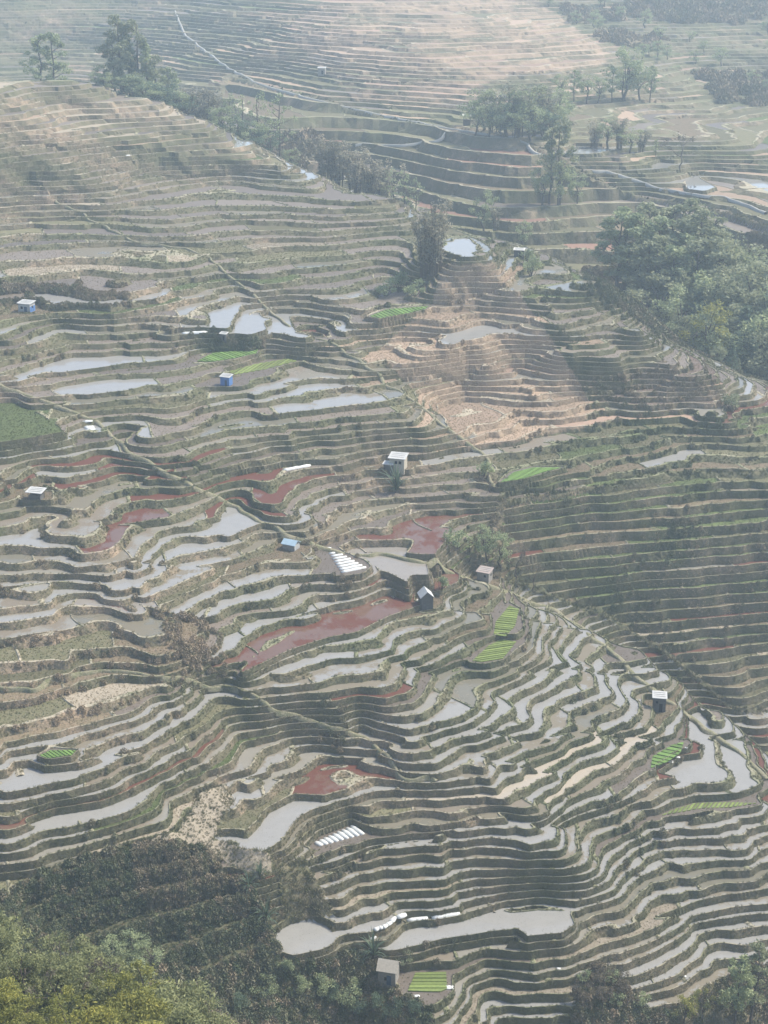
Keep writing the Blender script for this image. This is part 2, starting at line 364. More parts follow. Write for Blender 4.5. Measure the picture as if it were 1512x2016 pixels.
def h_detail(x, y):
    """smooth hill + the unevenness of hand-dug terraces"""
    dd = np.hypot(x, y)
    far = np.clip((dd - 420) / 250, 0, 1)
    h = h_smooth(x, y)
    wx = x + 2.5 * vnoise(x, y, 9, 3); wy = y + 2.5 * vnoise(x, y, 9, 4)
    sl = np.hypot(h_smooth(x + 3, y) - h_smooth(x - 3, y), h_smooth(x, y + 3) - h_smooth(x, y - 3)) / 6.0
    amp = np.clip(sl / 0.32, 0.3, 1.15)          # gentle slopes carry long even lines, steep ones ragged
    amp = amp * np.where((y > 204) & (y < 247) & (x > -17) & (x < 32), 1.6, 1.0)
    h = h + amp * (0.46 * vnoise(wx, wy, 13, 1) + 0.30 * vnoise(x, y, 5.2, 2) + 0.16 * vnoise(x, y, 2.3, 8))
    h = h + far * (1.2 * vnoise(wx, wy, 55, 5) + .6 * vnoise(wx, wy, 24, 6))
    # jogs where neighbours' plots meet: random blocks with sharp borders
    s = (wx + 0.35 * wy) / 15.0; t = (wy - 0.35 * wx) / 19.0
    iy = np.floor(t); s = s + _hash(iy, iy * 0, 41)
    ix = np.floor(s); f = s - ix
    e = 0.06
    a = _hash(ix, iy, 42); b = _hash(ix + 1, iy, 42); c = _hash(ix - 1, iy, 42)
    wgt = np.clip((f - (1 - e)) / (2 * e), 0, .5); wg2 = np.clip((e - f) / (2 * e), 0, .5)
    jog = a * (1 - wgt - wg2) + b * wgt + c * wg2
    ft = np.minimum(t - iy, 1 - (t - iy)); jog = jog * np.clip(ft / 0.06, 0, 1)
    return h + 1.0 * amp * (jog - 0.4)
GH = h_detail(GX, GY)

_padinfo = []
for poly, z in PADS:
    k = int(np.searchsorted(LV, z)) - 1
    hm = LV[k] + (LV[k + 1] - LV[k]) * 0.72
    zt = float(tread(k))
    pp = [plan(u, v, zt)[:2] for u, v in poly]
    _padinfo.append((pp, zt, k))
    bx = [p[0] for p in pp]; by = [p[1] for p in pp]
    m = (GX > min(bx) - 5) & (GX < max(bx) + 5) & (GY > min(by) - 5) & (GY < max(by) + 5)
    xs, ys = GX[m], GY[m]
    ins = inpoly(xs, ys, pp); dist = polydist(xs, ys, pp)
    sd = np.where(ins, -dist, dist)
    wgt = np.clip((1.5 - sd) / 1.5, 0, 1)
    GH[m] = GH[m] * (1 - wgt) + hm * wgt

GU, GV = project(GX, GY, GH)
_run = np.minimum.accumulate(np.vstack([np.full((1, GV.shape[1]), 1e9), GV[:-1]]), 0)
GVIS = (GV < _run + 6).astype(float)

# ---- zones by ground cover
Z_BUSH = [(-400, 1770), (20, 1765), (70, 1725), (150, 1693), (250, 1668), (330, 1655), (395, 1668), (440, 1720), (500, 1752), (520, 1800), (538, 1850), (560, 1892), (640, 1890), (712, 1868), (740, 1885), (760, 1945), (800, 1965), (850, 1985), (860, 2100), (900, 9000), (-9000, 9000), (-400, 2000)]
Z_TAN = [(870, 520), (1005, 520), (1030, 590), (1075, 650), (1130, 735), (1160, 790), (1150, 845), (920, 885), (860, 810), (800, 755), (745, 690), (800, 640), (850, 600)]
Z_PURPLE = [(1130, 745), (1230, 735), (1330, 700), (1400, 720), (1425, 795), (1300, 815), (1160, 845)]
Z_OVER = [(985, 985), (1200, 960), (1420, 940), (1512, 1000), (1700, 1010), (1700, 1300), (1512, 1290), (1420, 1270), (1330, 1300), (1200, 1215), (1050, 1160), (960, 1140), (900, 1100), (930, 1010)]
Z_GREEN = [(975, 890), (1130, 845), (1300, 815), (1440, 800), (1700, 790), (1700, 1010), (1512, 990), (1420, 940), (1200, 960), (985, 985)]
Z_LDRY = [(-300, 1262), (250, 1235), (330, 1200), (400, 1215), (445, 1260), (455, 1335), (330, 1350), (200, 1420), (-300, 1500)]
Z_CORE = [(440, 1310), (760, 1190), (930, 1150), (1100, 1200), (1260, 1330), (1512, 1500), (1700, 1600), (1700, 2050), (1180, 2050), (1150, 1880), (1200, 1780), (1060, 1660), (1000, 1590), (780, 1530), (700, 1440), (560, 1400)]
Z_BLOCK = [(560, 1690), (620, 1600), (780, 1545), (1000, 1590), (1060, 1660), (1200, 1780), (1150, 1900), (1120, 2100), (850, 2100), (820, 1900), (730, 1860), (640, 1780)]
Z_LWET = [(-300, 1500), (200, 1420), (455, 1340), (700, 1450), (780, 1540), (600, 1590), (350, 1630), (0, 1760), (-300, 1800)]
Z_NOSE = [(-300, 880), (120, 850), (180, 815), (260, 890), (430, 975), (560, 1050), (680, 1090), (900, 1130), (760, 1190), (450, 1310), (280, 1210), (-300, 1250)]
Z_TOPTAN = [(-300, 190), (120, 158), (330, 190), (410, 240), (300, 300), (-300, 300)]
Z_FARPINK = [(640, 0), (1060, 0), (1180, 90), (1200, 130), (1000, 150), (860, 200), (700, 200), (560, 60)]
GREENSTRIPS = [[(1280, 1050), (1300, 1030), (1400, 1005), (1420, 1015), (1340, 1045)], [(1200, 1000), (1300, 975), (1400, 970), (1330, 1000), (1220, 1020)],
               [(250, 618), (310, 596), (355, 590), (350, 600), (290, 622)], [(400, 1535), (470, 1480), (525, 1445), (530, 1452), (470, 1500), (410, 1540)]]
Z_STEEP = [(985, 990), (1180, 960), (1300, 930), (1700, 930), (1700, 1420), (1512, 1400), (1440, 1390), (1330, 1300), (1200, 1215), (1050, 1160), (975, 1135)]
Z_BANK = [(1135, 2200), (1128, 1990), (1140, 1925), (1185, 1900), (1228, 1928), (1252, 1972), (1290, 1992), (1350, 1978), (1400, 1938), (1440, 1918), (1512, 1895), (1800, 1880), (1800, 2400), (1135, 2400)]
Z_DRYPLOT = [(275, 1655), (345, 1630), (372, 1600), (392, 1562), (445, 1545), (462, 1580), (435, 1615), (425, 1650), (470, 1668), (535, 1680), (540, 1722), (508, 1734), (470, 1715), (430, 1690), (395, 1664), (330, 1658)]
Z_HUMP = [(-60, 1790), (20, 1768), (70, 1728), (150, 1697), (250, 1672), (330, 1659), (395, 1672), (440, 1724), (500, 1756), (515, 1800), (528, 1850), (480, 1900), (400, 1915), (300, 1900), (180, 1870), (40, 1860), (-60, 1850)]
valley = (DG + 12 * vnoise(GX, GY, 22, 65) > 430) & (DG + 25 * vnoise(GX, GY, 26, 66) < 505) & (GU + 60 * vnoise(GX, GY, 22, 67) > 1180)
gully2 = (DG + 25 * vnoise(GX, GY, 30, 61) > 625) & (DG + 25 * vnoise(GX, GY, 30, 62) < 690) & (GU + 40 * vnoise(GX, GY, 30, 63) > 150) & (GU + 60 * vnoise(GX, GY, 25, 64) < 600) & (GH < -86)
natural = (inpoly(GU, GV, Z_BUSH) & ~(inpoly(GU, GV, Z_HUMP) & (DG > 186))) | (DG < 185) | valley | gully2 | (DG > 1240)
natural |= inpoly(GU, GV, [(540, 1690), (600, 1690), (640, 1770), (660, 1800), (610, 1810), (560, 1800)]) & (vnoise(GX, GY, 4, 12) > -0.2)
natural |= inpoly(GU, GV, [(300, 1200), (400, 1220), (445, 1270), (450, 1335), (380, 1325), (340, 1270)]) & (vnoise(GX, GY, 5, 13) > -0.1)
natural |= inpoly(GU, GV, [(1060, 0), (1512, 0), (1512, 230), (1420, 200), (1310, 110), (1180, 80)]) & (DG > 650) & (vnoise(GX, GY, 45, 68) + .5 * vnoise(GX, GY, 15, 69) > .12)
GM = 1.0 - natural
# the coarser, taller steps of the middle far slope lie between the crest and the channels
_b1 = np.interp(GU, [-300, 200, 450, 620, 800, 900, 1100, 1300, 1800], [720, 715, 650, 600, 545, 520, 505, 475, 450])
_ch = [(450, 140), (500, 162), (600, 192), (700, 216), (860, 250), (960, 266), (1038, 282), (1162, 336), (1300, 372), (1400, 390), (1508, 420)]
_chd = [sight(u, v, h_smooth)[1] for u, v in _ch]
_b2 = np.interp(GU, [0, 380] + [u for u, v in _ch] + [1800], [600, 640] + _chd + [_chd[-1] - 20])
GF = np.where((DG > _b1) & (DG < _b2), 0.48, 1.0)
_ov = inpoly(GU, GV, Z_STEEP) & (DG > 296 + 6 * vnoise(GX, GY, 14, 70)) & (DG < 400)
GF = np.where(_ov, 0.68, GF)
GF = np.where(inpoly(GU, GV, Z_HUMP) & (DG > 186), .46, GF)
natural |= inpoly(GU, GV, Z_DRYPLOT) | inpoly(GU + 8 * vnoise(GX, GY, 3, 94), GV, Z_BANK)
_edge = np.zeros(GF.shape, bool)
_edge[1:] |= GF[1:] != GF[:-1]; _edge[:-1] |= GF[1:] != GF[:-1]; _edge[:, 1:] |= GF[:, 1:] != GF[:, :-1]; _edge[:, :-1] |= GF[:, 1:] != GF[:, :-1]
natural |= _edge; GM = 1.0 - natural
# natural ground gets some lumps
GH = GH + natural * (0.5 * vnoise(GX, GY, 6, 21) + 0.25 * vnoise(GX, GY, 2.5, 22))

def zone_mask(poly, u, v, y, lo=0, hi=1e9): return inpoly(u, v, poly) & (y > lo) & (y < hi)
def vegval(x, y, u, v):
    """how green the banks are: 0 = dry straw, 0.5 = olive, 1 = dark scrub"""
    g = 0.5 + 0.22 * vnoise(x, y, 30, 31) + 0.2 * vnoise(x, y, 9, 32) + 0.12 * vnoise(x, y, 3, 33)
    g = np.where(zone_mask(Z_TAN, u, v, y, 0, 480), g - 0.62, g)
    g = np.where(zone_mask(Z_PURPLE, u, v, y, 0, 470), g - 0.15, g)
    g = np.where(zone_mask(Z_OVER, u, v, y, 290, 395), g + 0.10 + 0.2 * vnoise(x, y, 6, 34), g)
    g = np.where(zone_mask(Z_GREEN, u, v, y, 290, 420), g + 0.22, g)
    g = np.where(zone_mask(Z_LDRY, u, v, y), g - 0.05, g)
    g = np.where(zone_mask(Z_BUSH, u, v, y), g + 0.2, g)
    g = np.where(zone_mask(Z_TOPTAN, u, v, y, 500, 700), g - 0.12, g)
    g = np.where(zone_mask(Z_FARPINK, u, v, y, 600), g - 0.4, g)
    return np.clip(g, 0, 1)

# ------------------------------------------------------------------ cut the grid along every step edge
def split(T, ci, levels, eps=1e-5):
    """T: (n,3,A) triangle soup; cut so that no triangle crosses a level of attribute ci"""
    done = []
    for _ in range(40):
        if not len(T): break
        s = T[:, :, ci]; lo = s.min(1); hi = s.max(1)
        idx = np.searchsorted(levels, lo + eps, 'right'); idx = np.minimum(idx, len(levels) - 1)
        lev = levels[idx]; need = (lev > lo + eps) & (lev < hi - eps)
        done.append(T[~need]); T = T[need]; lev = lev[need]
        if not len(T): break
        s = T[:, :, ci]; below = s < lev[:, None] - eps * .5
        nb = below.sum(1)
        lone = np.where(nb == 1, below.argmax(1), (~below).argmax(1))
        ar = np.arange(len(T))
        v0 = T[ar, lone]; v1 = T[ar, (lone + 1) % 3]; v2 = T[ar, (lone + 2) % 3]
        def cut(a, b):
            f = (lev - a[:, ci]) / (b[:, ci] - a[:, ci] + 1e-30); f = np.clip(f, 0, 1)[:, None]
            p = a + (b - a) * f; p[:, ci] = lev; return p
        p1 = cut(v0, v1); p2 = cut(v0, v2)
        new = np.concatenate([np.stack([v0, p1, p2], 1), np.stack([p1, v1, v2], 1), np.stack([p1, v2, p2], 1)])
        ar2 = np.abs((new[:, 1, 0] - new[:, 0, 0]) * (new[:, 2, 1] - new[:, 0, 1]) - (new[:, 2, 0] - new[:, 0, 0]) * (new[:, 1, 1] - new[:, 0, 1]))
        T = new[ar2 > 1e-7]
    done.append(T)
    return np.concatenate(done)

nr, nc = GX.shape
VA = np.stack([GX, GY, GH * GF, GM, GVIS, GH, GF], -1).reshape(-1, 7)
ii = (np.arange(nr - 1)[:, None] * nc + np.arange(nc - 1)[None]).ravel()
flip = ((np.arange(nr - 1)[:, None] + np.arange(nc - 1)[None]) % 2).ravel().astype(bool)
qa, qb, qc, qd = ii, ii + 1, ii + nc + 1, ii + nc
T1 = np.where(flip[:, None], np.stack([qa, qb, qc], 1), np.stack([qa, qb, qd], 1))
T2 = np.where(flip[:, None], np.stack([qa, qc, qd], 1), np.stack([qb, qc, qd], 1))
TR = VA[np.concatenate([T1, T2])]
isn = TR[:, :, 3].max(1) < 0.01
NAT = TR[isn]; TR = split(TR[~isn], 2, BP)
hc = TR[:, :, 2].mean(1)
kk = np.searchsorted(LV, hc) - 1
kk = np.clip(kk, 0, NL - 1)
ft = (hc - LV[kk]) / (LV[kk + 1] - LV[kk])
mm = TR[:, :, 3].mean(1)
is_tread = (ft > RF + BF + SF) & (mm > 0.55)
is_bund = (ft > RF) & ~(ft > RF + BF + SF)
# fields are cut across by low earth banks at uneven spacing
TT = TR[is_tread]; TK = kk[is_tread]
Lk = rng.uniform(15, 46, NL + 1); Ok = rng.uniform(0, 1, NL + 1)
def scoord(x, y, k):
    far = 1 + np.clip((y - 420) / 300, 0, 1.5)
    return (x + 0.35 * y + 2.2 * vnoise(x, y, 8, 51)) / (Lk[k] * 1.0) + Ok[k] * 7
sv = scoord(TT[:, :, 0], TT[:, :, 1], TK[:, None])
TT = np.concatenate([TT, sv[:, :, None], np.repeat(TK[:, None].astype(float), 3, 1)[:, :, None]], 2)
e1, e2 = 0.006, 0.014
mn, mx = int(sv.min()) - 1, int(sv.max()) + 2
SB = np.sort(np.concatenate([np.arange(mn, mx) + o for o in (-e2, -e1, e1, e2)]))
# the level plots (ponds, seed beds) are not crossed
TT = split(TT, 7, SB, 1e-6)
TK = np.rint(TT[:, 0, 8]).astype(int)
cx, cy = TT[:, :, 0].mean(1), TT[:, :, 1].mean(1)
inpad = np.full(len(TT), -1)
for pi, (pp, zt, k) in enumerate(_padinfo):
    bx = [p[0] for p in pp]; by = [p[1] for p in pp]
    m = (TK == k) & (cx > min(bx) - 2) & (cx < max(bx) + 2) & (cy > min(by) - 2) & (cy < max(by) + 2)
    idx = np.where(m)[0]
    if len(idx):
        ins = inpoly(cx[idx], cy[idx], pp) | (polydist(cx[idx], cy[idx], pp) < 1.2)
        inpad[idx[ins]] = pi
sc_ = TT[:, :, 7]; fr = sc_ - np.rint(sc_)
tent = np.clip((e2 - np.abs(fr)) / (e2 - e1), 0, 1)
nopad = (inpad < 0)
raise_ = tent * 0.2 * nopad[:, None]
back = TT[:, :, 2] > LV[TK + 1][:, None] - 1e-4
raise_ = raise_ * (~back)
is_cross = (raise_.max(1) > 0.0) & (np.abs(fr.mean(1)) < e2)
raise_ = np.where(is_cross[:, None], raise_, 0)
def zfin(T): return step(T[:, :, 2]) / T[:, :, 6] * T[:, :, 3] + T[:, :, 5] * (1 - T[:, :, 3])
TTz = zfin(TT) + raise_

# ------------------------------------------------------------------ mesh helpers
def weld(xyz):
    """xyz (n,3,3) -> verts, faces (heightfield: welded on x,y)"""
    f = xyz.reshape(-1, 3)
    key = np.rint(f[:, 0] * 500).astype(np.int64) * 4000003 + np.rint(f[:, 1] * 500).astype(np.int64)
    _, first, inv = np.unique(key, return_index=True, return_inverse=True)
    weld.first = first
    return f[first], inv.reshape(-1, 3)
def mesh_np(name, V, Fc, mats=None, mi=None, smooth=None, fattr=None, vattr=None):
    me = bpy.data.meshes.new(name)
    Fc = np.asarray(Fc, np.int32); n = len(Fc); k = Fc.shape[1]
    me.vertices.add(len(V)); me.vertices.foreach_set('co', np.asarray(V, np.float32).ravel())
    me.loops.add(n * k); me.loops.foreach_set('vertex_index', Fc.ravel())
    me.polygons.add(n); me.polygons.foreach_set('loop_start', np.arange(0, n * k, k, dtype=np.int32))
    if mi is not None: me.polygons.foreach_set('material_index', np.asarray(mi, np.int32))
    sm = np.zeros(n, bool) if smooth is None else (np.full(n, smooth) if isinstance(smooth, bool) else smooth)
    me.polygons.foreach_set('use_smooth', sm)
    for a, val in (fattr or {}).items():
        at = me.attributes.new(a, 'FLOAT', 'FACE'); at.data.foreach_set('value', np.asarray(val, np.float32))
    for a, val in (vattr or {}).items():
        at = me.attributes.new(a, 'FLOAT', 'POINT'); at.data.foreach_set('value', np.asarray(val, np.float32))
    for m in mats or []: me.materials.append(m)
    me.update(calc_edges=True); me.validate()
    return me
def link(name, me, parent=None, loc=(0, 0, 0), rot=None):
    o = bpy.data.objects.new(name, me); COL.objects.link(o)
    if parent is not None: o.parent = parent
    o.location = loc
    if rot is not None: o.rotation_euler = rot
    return o
def tag(o, label=None, cat=None, group=None, kind=None):
    if label: o['label'] = label
    if cat: o['category'] = cat
    if group: o['group'] = group
    if kind: o['kind'] = kind
    return o

# ------------------------------------------------------------------ materials
class NB:
    """tiny node builder"""
    def __init__(s, name):
        s.m = bpy.data.materials.new(name); s.m.use_nodes = True; s.t = s.m.node_tree; s.t.nodes.clear()
        s.out = s.t.nodes.new('ShaderNodeOutputMaterial')
        s.p = s.t.nodes.new('ShaderNodeBsdfPrincipled'); s.t.links.new(s.p.outputs[0], s.out.inputs[0])
        s.geo = s.t.nodes.new('ShaderNodeNewGeometry')
    def n(s, t, **kw):
        x = s.t.nodes.new(t)
        for k, v in kw.items(): setattr(x, k, v)
        return x
    def L(s, a, b): s.t.links.new(a, b)
    def noise(s, scale, detail=4, rough=.6, vec=None, dim='3D'):
        x = s.n('ShaderNodeTexNoise'); x.inputs['Scale'].default_value = scale; x.inputs['Detail'].default_value = detail; x.inputs['Roughness'].default_value = rough
        s.L(vec if vec is not None else s.geo.outputs['Position'], x.inputs['Vector']); return x.outputs['Fac']
    def ramp(s, fac, stops, interp='LINEAR'):
        x = s.n('ShaderNodeValToRGB'); x.color_ramp.interpolation = interp
        e = x.color_ramp.elements
        while len(e) < len(stops): e.new(0.5)
        for i, (p, c) in enumerate(stops):
            e[i].position = p; e[i].color = tuple(c) + (1,) if len(c) == 3 else c
        s.L(fac, x.inputs[0]); return x.outputs[0]
    def mix(s, f, a, b, mode='MIX'):
        x = s.n('ShaderNodeMix', data_type='RGBA', blend_type=mode)
        for i, v in ((0, f), (6, a), (7, b)):
            if isinstance(v, (int, float)): x.inputs[i].default_value = v
            elif isinstance(v, tuple): x.inputs[i].default_value = v + (1,) if len(v) == 3 else v
            else: s.L(v, x.inputs[i])
        return x.outputs[2]
    def math(s, op, a, b=0.0, c=None, clamp=False):
        x = s.n('ShaderNodeMath', operation=op, use_clamp=clamp)
        for i, v in ((0, a), (1, b)) + (((2, c),) if c is not None else ()):
            if isinstance(v, (int, float)): x.inputs[i].default_value = v
            else: s.L(v, x.inputs[i])
        return x.outputs[0]
    def attr(s, name, typ='GEOMETRY'):
        x = s.n('ShaderNodeAttribute', attribute_type=typ, attribute_name=name); return x.outputs['Fac']
    def bump(s, h, strength, dist):
        x = s.n('ShaderNodeBump'); x.inputs['Strength'].default_value = strength; x.inputs['Distance'].default_value = dist
        s.L(h, x.inputs['Height']); s.L(x.outputs[0], s.p.inputs['Normal'])
    def set(s, color=None, rough=None, spec=None):
        for nm, v in (('Base Color', color), ('Roughness', rough), ('Specular IOR Level', spec)):
            if v is None: continue
            if isinstance(v, (int, float)): s.p.inputs[nm].default_value = v
            elif isinstance(v, tuple): s.p.inputs[nm].default_value = v + (1,)
            else: s.L(v, s.p.inputs[nm])
        return s.m

def m_bank(name, pale):
    b = NB(name); v = b.attr('veg')
    n1 = b.noise(0.35, 5, .65); n2 = b.noise(2.2, 4, .7)
    f = b.math('ADD', v, b.math('MULTIPLY', b.math('SUBTRACT', n1, 0.5), 0.9)); f = b.math('ADD', f, b.math('MULTIPLY', b.math('SUBTRACT', n2, .5), 0.7), clamp=True)
    if pale: st = [(0.0, (.44, .38, .28)), (.35, (.34, .31, .22)), (.6, (.24, .235, .14)), (1, (.13, .155, .065))]
    else: st = [(0.0, (.34, .255, .175)), (.3, (.178, .152, .098)), (.6, (.13, .126, .071)), (1, (.075, .088, .040))]
    c = b.ramp(f, st)
    st2 = b.noise(5.0, 3, .6)
    c = b.mix(b.math('MULTIPLY', b.ramp(st2, [(.5, (0, 0, 0)), (.75, (1, 1, 1))]), .35), c, (.36, .33, .27) if pale else (.21, .19, .15))
    b.bump(b.noise(1.6, 6, .75), 0.9, 0.35)
    return b.set(c, 0.95, 0.15)
def m_field(name, ca, cb, cc, s1=.5, s2=3.0, rough=.9, spec=.2, bump=.15):
    b = NB(name); n1 = b.noise(s1, 5, .65); n2 = b.noise(s2, 4, .7); r = b.attr('rnd')
    c = b.mix(b.ramp(n1, [(.35, (0, 0, 0)), (.65, (1, 1, 1))]), ca, cb)
    c = b.mix(b.ramp(n2, [(.5, (0, 0, 0)), (.75, (1, 1, 1))]), c, cc)
    k = b.math('MULTIPLY_ADD', r, .5, .75)
    x = b.n('ShaderNodeVectorMath', operation='SCALE'); b.L(c, x.inputs[0]); b.L(k, x.inputs['Scale'])
    b.bump(b.noise(2.5, 5, .7), 0.7, bump)
    return b.set(x.outputs[0], rough, spec)
def m_water(name, mud, deep, cover=.0):
    """shallow silty water with a little mud showing"""
    b = NB(name); r = b.attr('rnd')
    n1 = b.noise(.16, 5, .6); n2 = b.noise(1.4, 4, .65)
    sel = b.math('ADD', b.math('MULTIPLY', n1, .7), b.math('MULTIPLY', n2, .3))
    sel = b.math('ADD', sel, b.math('MULTIPLY', b.math('SUBTRACT', r, .5), .22))
    tt = b.ramp(b.attr('tt'), [(.72, (0, 0, 0)), (1.0, (1, 1, 1))])
    sel = b.math('ADD', sel, b.math('MULTIPLY', tt, .11))
    f = b.ramp(sel, [(.56 - cover, (0, 0, 0)), (.60 - cover, (1, 1, 1))])
    base = b.mix(b.noise(.5, 3), deep, tuple(x * 1.25 for x in deep))
    c = b.mix(f, base, mud)
    sp = b.ramp(b.noise(4.5, 3, .6), [(.62, (0, 0, 0)), (.68, (1, 1, 1))])
    c = b.mix(b.math('MULTIPLY', sp, .5), c, tuple(x * .55 for x in mud))
    ro = b.math('MULTIPLY_ADD', f, .55, .05)
    b.p.inputs['IOR'].default_value = 1.33
    bn = b.math('MULTIPLY_ADD', f, .5, b.math('MULTIPLY', b.noise(3.0, 3, .6), .03)); b.bump(bn, .25, .08)
    b.set(c, None, .5); b.L(ro, b.p.inputs['Roughness']); return b.m

M = {}
M['riser'] = m_bank('bank_earth_grass', False)
M['bund'] = m_bank('bund_dry_grass', True)
M['natural'] = m_bank('rough_ground', False)
M['water'] = m_water('paddy_water', (.19, .165, .12), (.235, .228, .208), -.02)
M['wetmud'] = m_water('paddy_shallow', (.19, .16, .118), (.215, .20, .165), .06)
M['murky'] = m_water('paddy_murky', (.17, .15, .105), (.15, .14, .105), .03)
M['cream'] = m_water('paddy_silt', (.36, .31, .24), (.33, .29, .23), .02)
M['red'] = m_water('paddy_red_weed', (.115, .043, .027), (.13, .078, .055), .13)
M['redpart'] = m_water('paddy_partly_red', (.125, .046, .032), (.22, .20, .17), .03)
M['mud'] = m_field('paddy_wet_mud', (.145, .116, .088), (.172, .143, .112), (.11, .092, .068), rough=.55, spec=.4, bump=.08)
M['tan'] = m_field('field_dry_tan', (.34, .245, .17), (.28, .21, .15), (.40, .31, .225))
M['pink'] = m_field('field_dry_pink', (.31, .21, .15), (.25, .18, .135), (.36, .27, .205))
M['olive'] = m_field('field_weeds', (.125, .12, .065), (.17, .15, .09), (.085, .10, .042))
M['brownweed'] = m_field('field_dead_weeds', (.20, .15, .10), (.14, .12, .07), (.24, .20, .14), bump=.3)
M['stubble'] = m_field('field_pale_stubble', (.34, .29, .22), (.28, .24, .175), (.22, .19, .13), s2=6, bump=.3)
M['green'] = m_field('field_green_grass', (.115, .15, .05), (.085, .105, .042), (.15, .165, .075))
M['purple'] = m_field('field_purple_brown', (.20, .145, .125), (.165, .13, .10), (.25, .20, .16), bump=.3)
M['pinkred'] = m_field('field_red_soil', (.26, .145, .105), (.22, .14, .10), (.28, .18, .13))
M['scrubfloor'] = m_field('scrub_floor', (.09, .095, .05), (.12, .11, .065), (.07, .075, .04), bump=.4)
TYPES = ['scrubfloor', 'pinkred', 'water', 'wetmud', 'murky', 'cream', 'red', 'redpart', 'mud', 'tan', 'pink', 'olive', 'brownweed', 'stubble', 'green', 'purple']

# ------------------------------------------------------------------ fields: connected pieces of tread
fm = ~is_cross
FT = TT[fm]; FZ = TTz[fm]; FP = inpad[fm]; FK = TK[fm]
fxyz = np.stack([FT[:, :, 0], FT[:, :, 1], FZ], -1)
FV, FF = weld(fxyz)
FTT = ((FT[:, :, 2] - LV[FK][:, None]) / (LV[FK + 1] - LV[FK])[:, None]).reshape(-1)[weld.first]   # 0.4 at the bund ... 1 at the foot of the bank behind
lab = np.arange(len(FV))
_e = np.unique(np.sort(np.concatenate([FF[:, [0, 1]], FF[:, [1, 2]]]), 1).astype(np.int64) @ np.array([len(FV), 1]))
_ea, _eb = _e // len(FV), _e % len(FV)
for it in range(200):          # union by repeatedly hooking roots and halving paths
    la, lb = lab[_ea], lab[_eb]; m = la != lb
    if not m.any(): break
    _ea, _eb = _ea[m], _eb[m]; la, lb = la[m], lb[m]
    np.minimum.at(lab, np.maximum(la, lb), np.minimum(la, lb))
    while True:
        l2 = lab[lab]
        if (l2 == lab).all(): break
        lab = l2
fl = lab[FF[:, 0]]
_, fid = np.unique(fl, return_inverse=True); NF = fid.max() + 1
fu, fv_ = project(fxyz[:, :, 0], fxyz[:, :, 1], fxyz[:, :, 2])
parea = np.abs((fu[:, 1] - fu[:, 0]) * (fv_[:, 2] - fv_[:, 0]) - (fu[:, 2] - fu[:, 0]) * (fv_[:, 1] - fv_[:, 0])) / 2
ucen, vcen = fu.mean(1), fv_.mean(1)
inframe = (ucen > 0) & (ucen < 1512) & (vcen > 0) & (vcen < 2016) & (FT[:, :, 4].min(1) > .5)
A_all = np.bincount(fid, parea, NF) + 1e-9
A_vis = np.bincount(fid, parea * inframe, NF)
CU = np.bincount(fid, parea * ucen, NF) / A_all; CV = np.bincount(fid, parea * vcen, NF) / A_all
CY = np.bincount(fid, parea * FT[:, :, 1].mean(1), NF) / A_all; CX = np.bincount(fid, parea * FT[:, :, 0].mean(1), NF) / A_all
PADF = np.full(NF, -1); 
for pi in SHED + [q for q in range(len(PADS)) if q not in SHED]:
    m = FP == pi
    if m.any(): PADF[np.bincount(fid[m], parea[m], NF).argmax()] = pi
rr = np.random.RandomState(11).rand(NF, 3)
def choose(table, r):
    acc = 0
    for nme, p in table:
        acc += p
        if r < acc: return nme
    return table[-1][0]
ZT = [ # polygon, y range, table
 (Z_HUMP, 150, 300, [('scrubfloor', 1.0)]),
 (Z_TAN, 0, 480, [('tan', .8), ('pink', .1), ('wetmud', .07), ('stubble', .03)]),
 (Z_PURPLE, 0, 480, [('purple', .7), ('pink', .2), ('olive', .1)]),
 (Z_OVER, 285, 385, [('olive', .30), ('green', .38), ('brownweed', .12), ('stubble', .10), ('wetmud', .07), ('red', .03)]),
 (Z_GREEN, 285, 430, [('green', .25), ('olive', .4), ('brownweed', .15), ('wetmud', .1), ('water', .05), ('murky', .05)]),
 (Z_LDRY, 0, 400, [('brownweed', .45), ('olive', .45), ('stubble', .1)]),
 (Z_BLOCK, 0, 400, [('water', .36), ('wetmud', .28), ('stubble', .12), ('murky', .16), ('olive', .08)]),
 (Z_CORE, 0, 400, [('water', .83), ('wetmud', .06), ('murky', .06), ('cream', .03), ('redpart', .02)]),
 (Z_LWET, 0, 400, [('water', .48), ('wetmud', .17), ('murky', .14), ('olive', .1), ('redpart', .08), ('brownweed', .03)]),
 (Z_NOSE, 0, 420, [('water', .30), ('wetmud', .32), ('murky', .22), ('redpart', .05), ('mud', .06), ('olive', .05)]),
 (Z_TOPTAN, 480, 720, [('tan', .15), ('stubble', .3), ('mud', .55)]),
 (Z_FARPINK, 600, 2000, [('pink', .45), ('tan', .4), ('olive', .15)]),
]
ZIN = [(CY > lo) & (CY < hi) & inpoly(CU, CV, poly) for poly, lo, hi, tb in ZT]
def field_type(i):
    for zin, (poly, lo, hi, tb) in zip(ZIN, ZT):
        if zin[i]: return choose(tb, rr[i, 0])
    if is_far[i]: return choose([('pinkred', .28), ('olive', .34), ('mud', .14), ('brownweed', .16), ('tan', .08)], rr[i, 0])
    if CY[i] > 560: return choose([('olive', .4), ('mud', .25), ('tan', .13), ('pink', .10), ('green', .06), ('brownweed', .06)], rr[i, 0])
    if CV[i] < 540: return choose([('mud', .50), ('murky', .27), ('olive', .13), ('stubble', .07), ('wetmud', .03)], rr[i, 0])
    return choose([('mud', .42), ('murky', .26), ('wetmud', .14), ('olive', .10), ('water', .05), ('red', .03)], rr[i, 0])
is_far = np.bincount(fid, (FT[:, :, 6].mean(1) < .9) * parea, NF) / A_all > .5
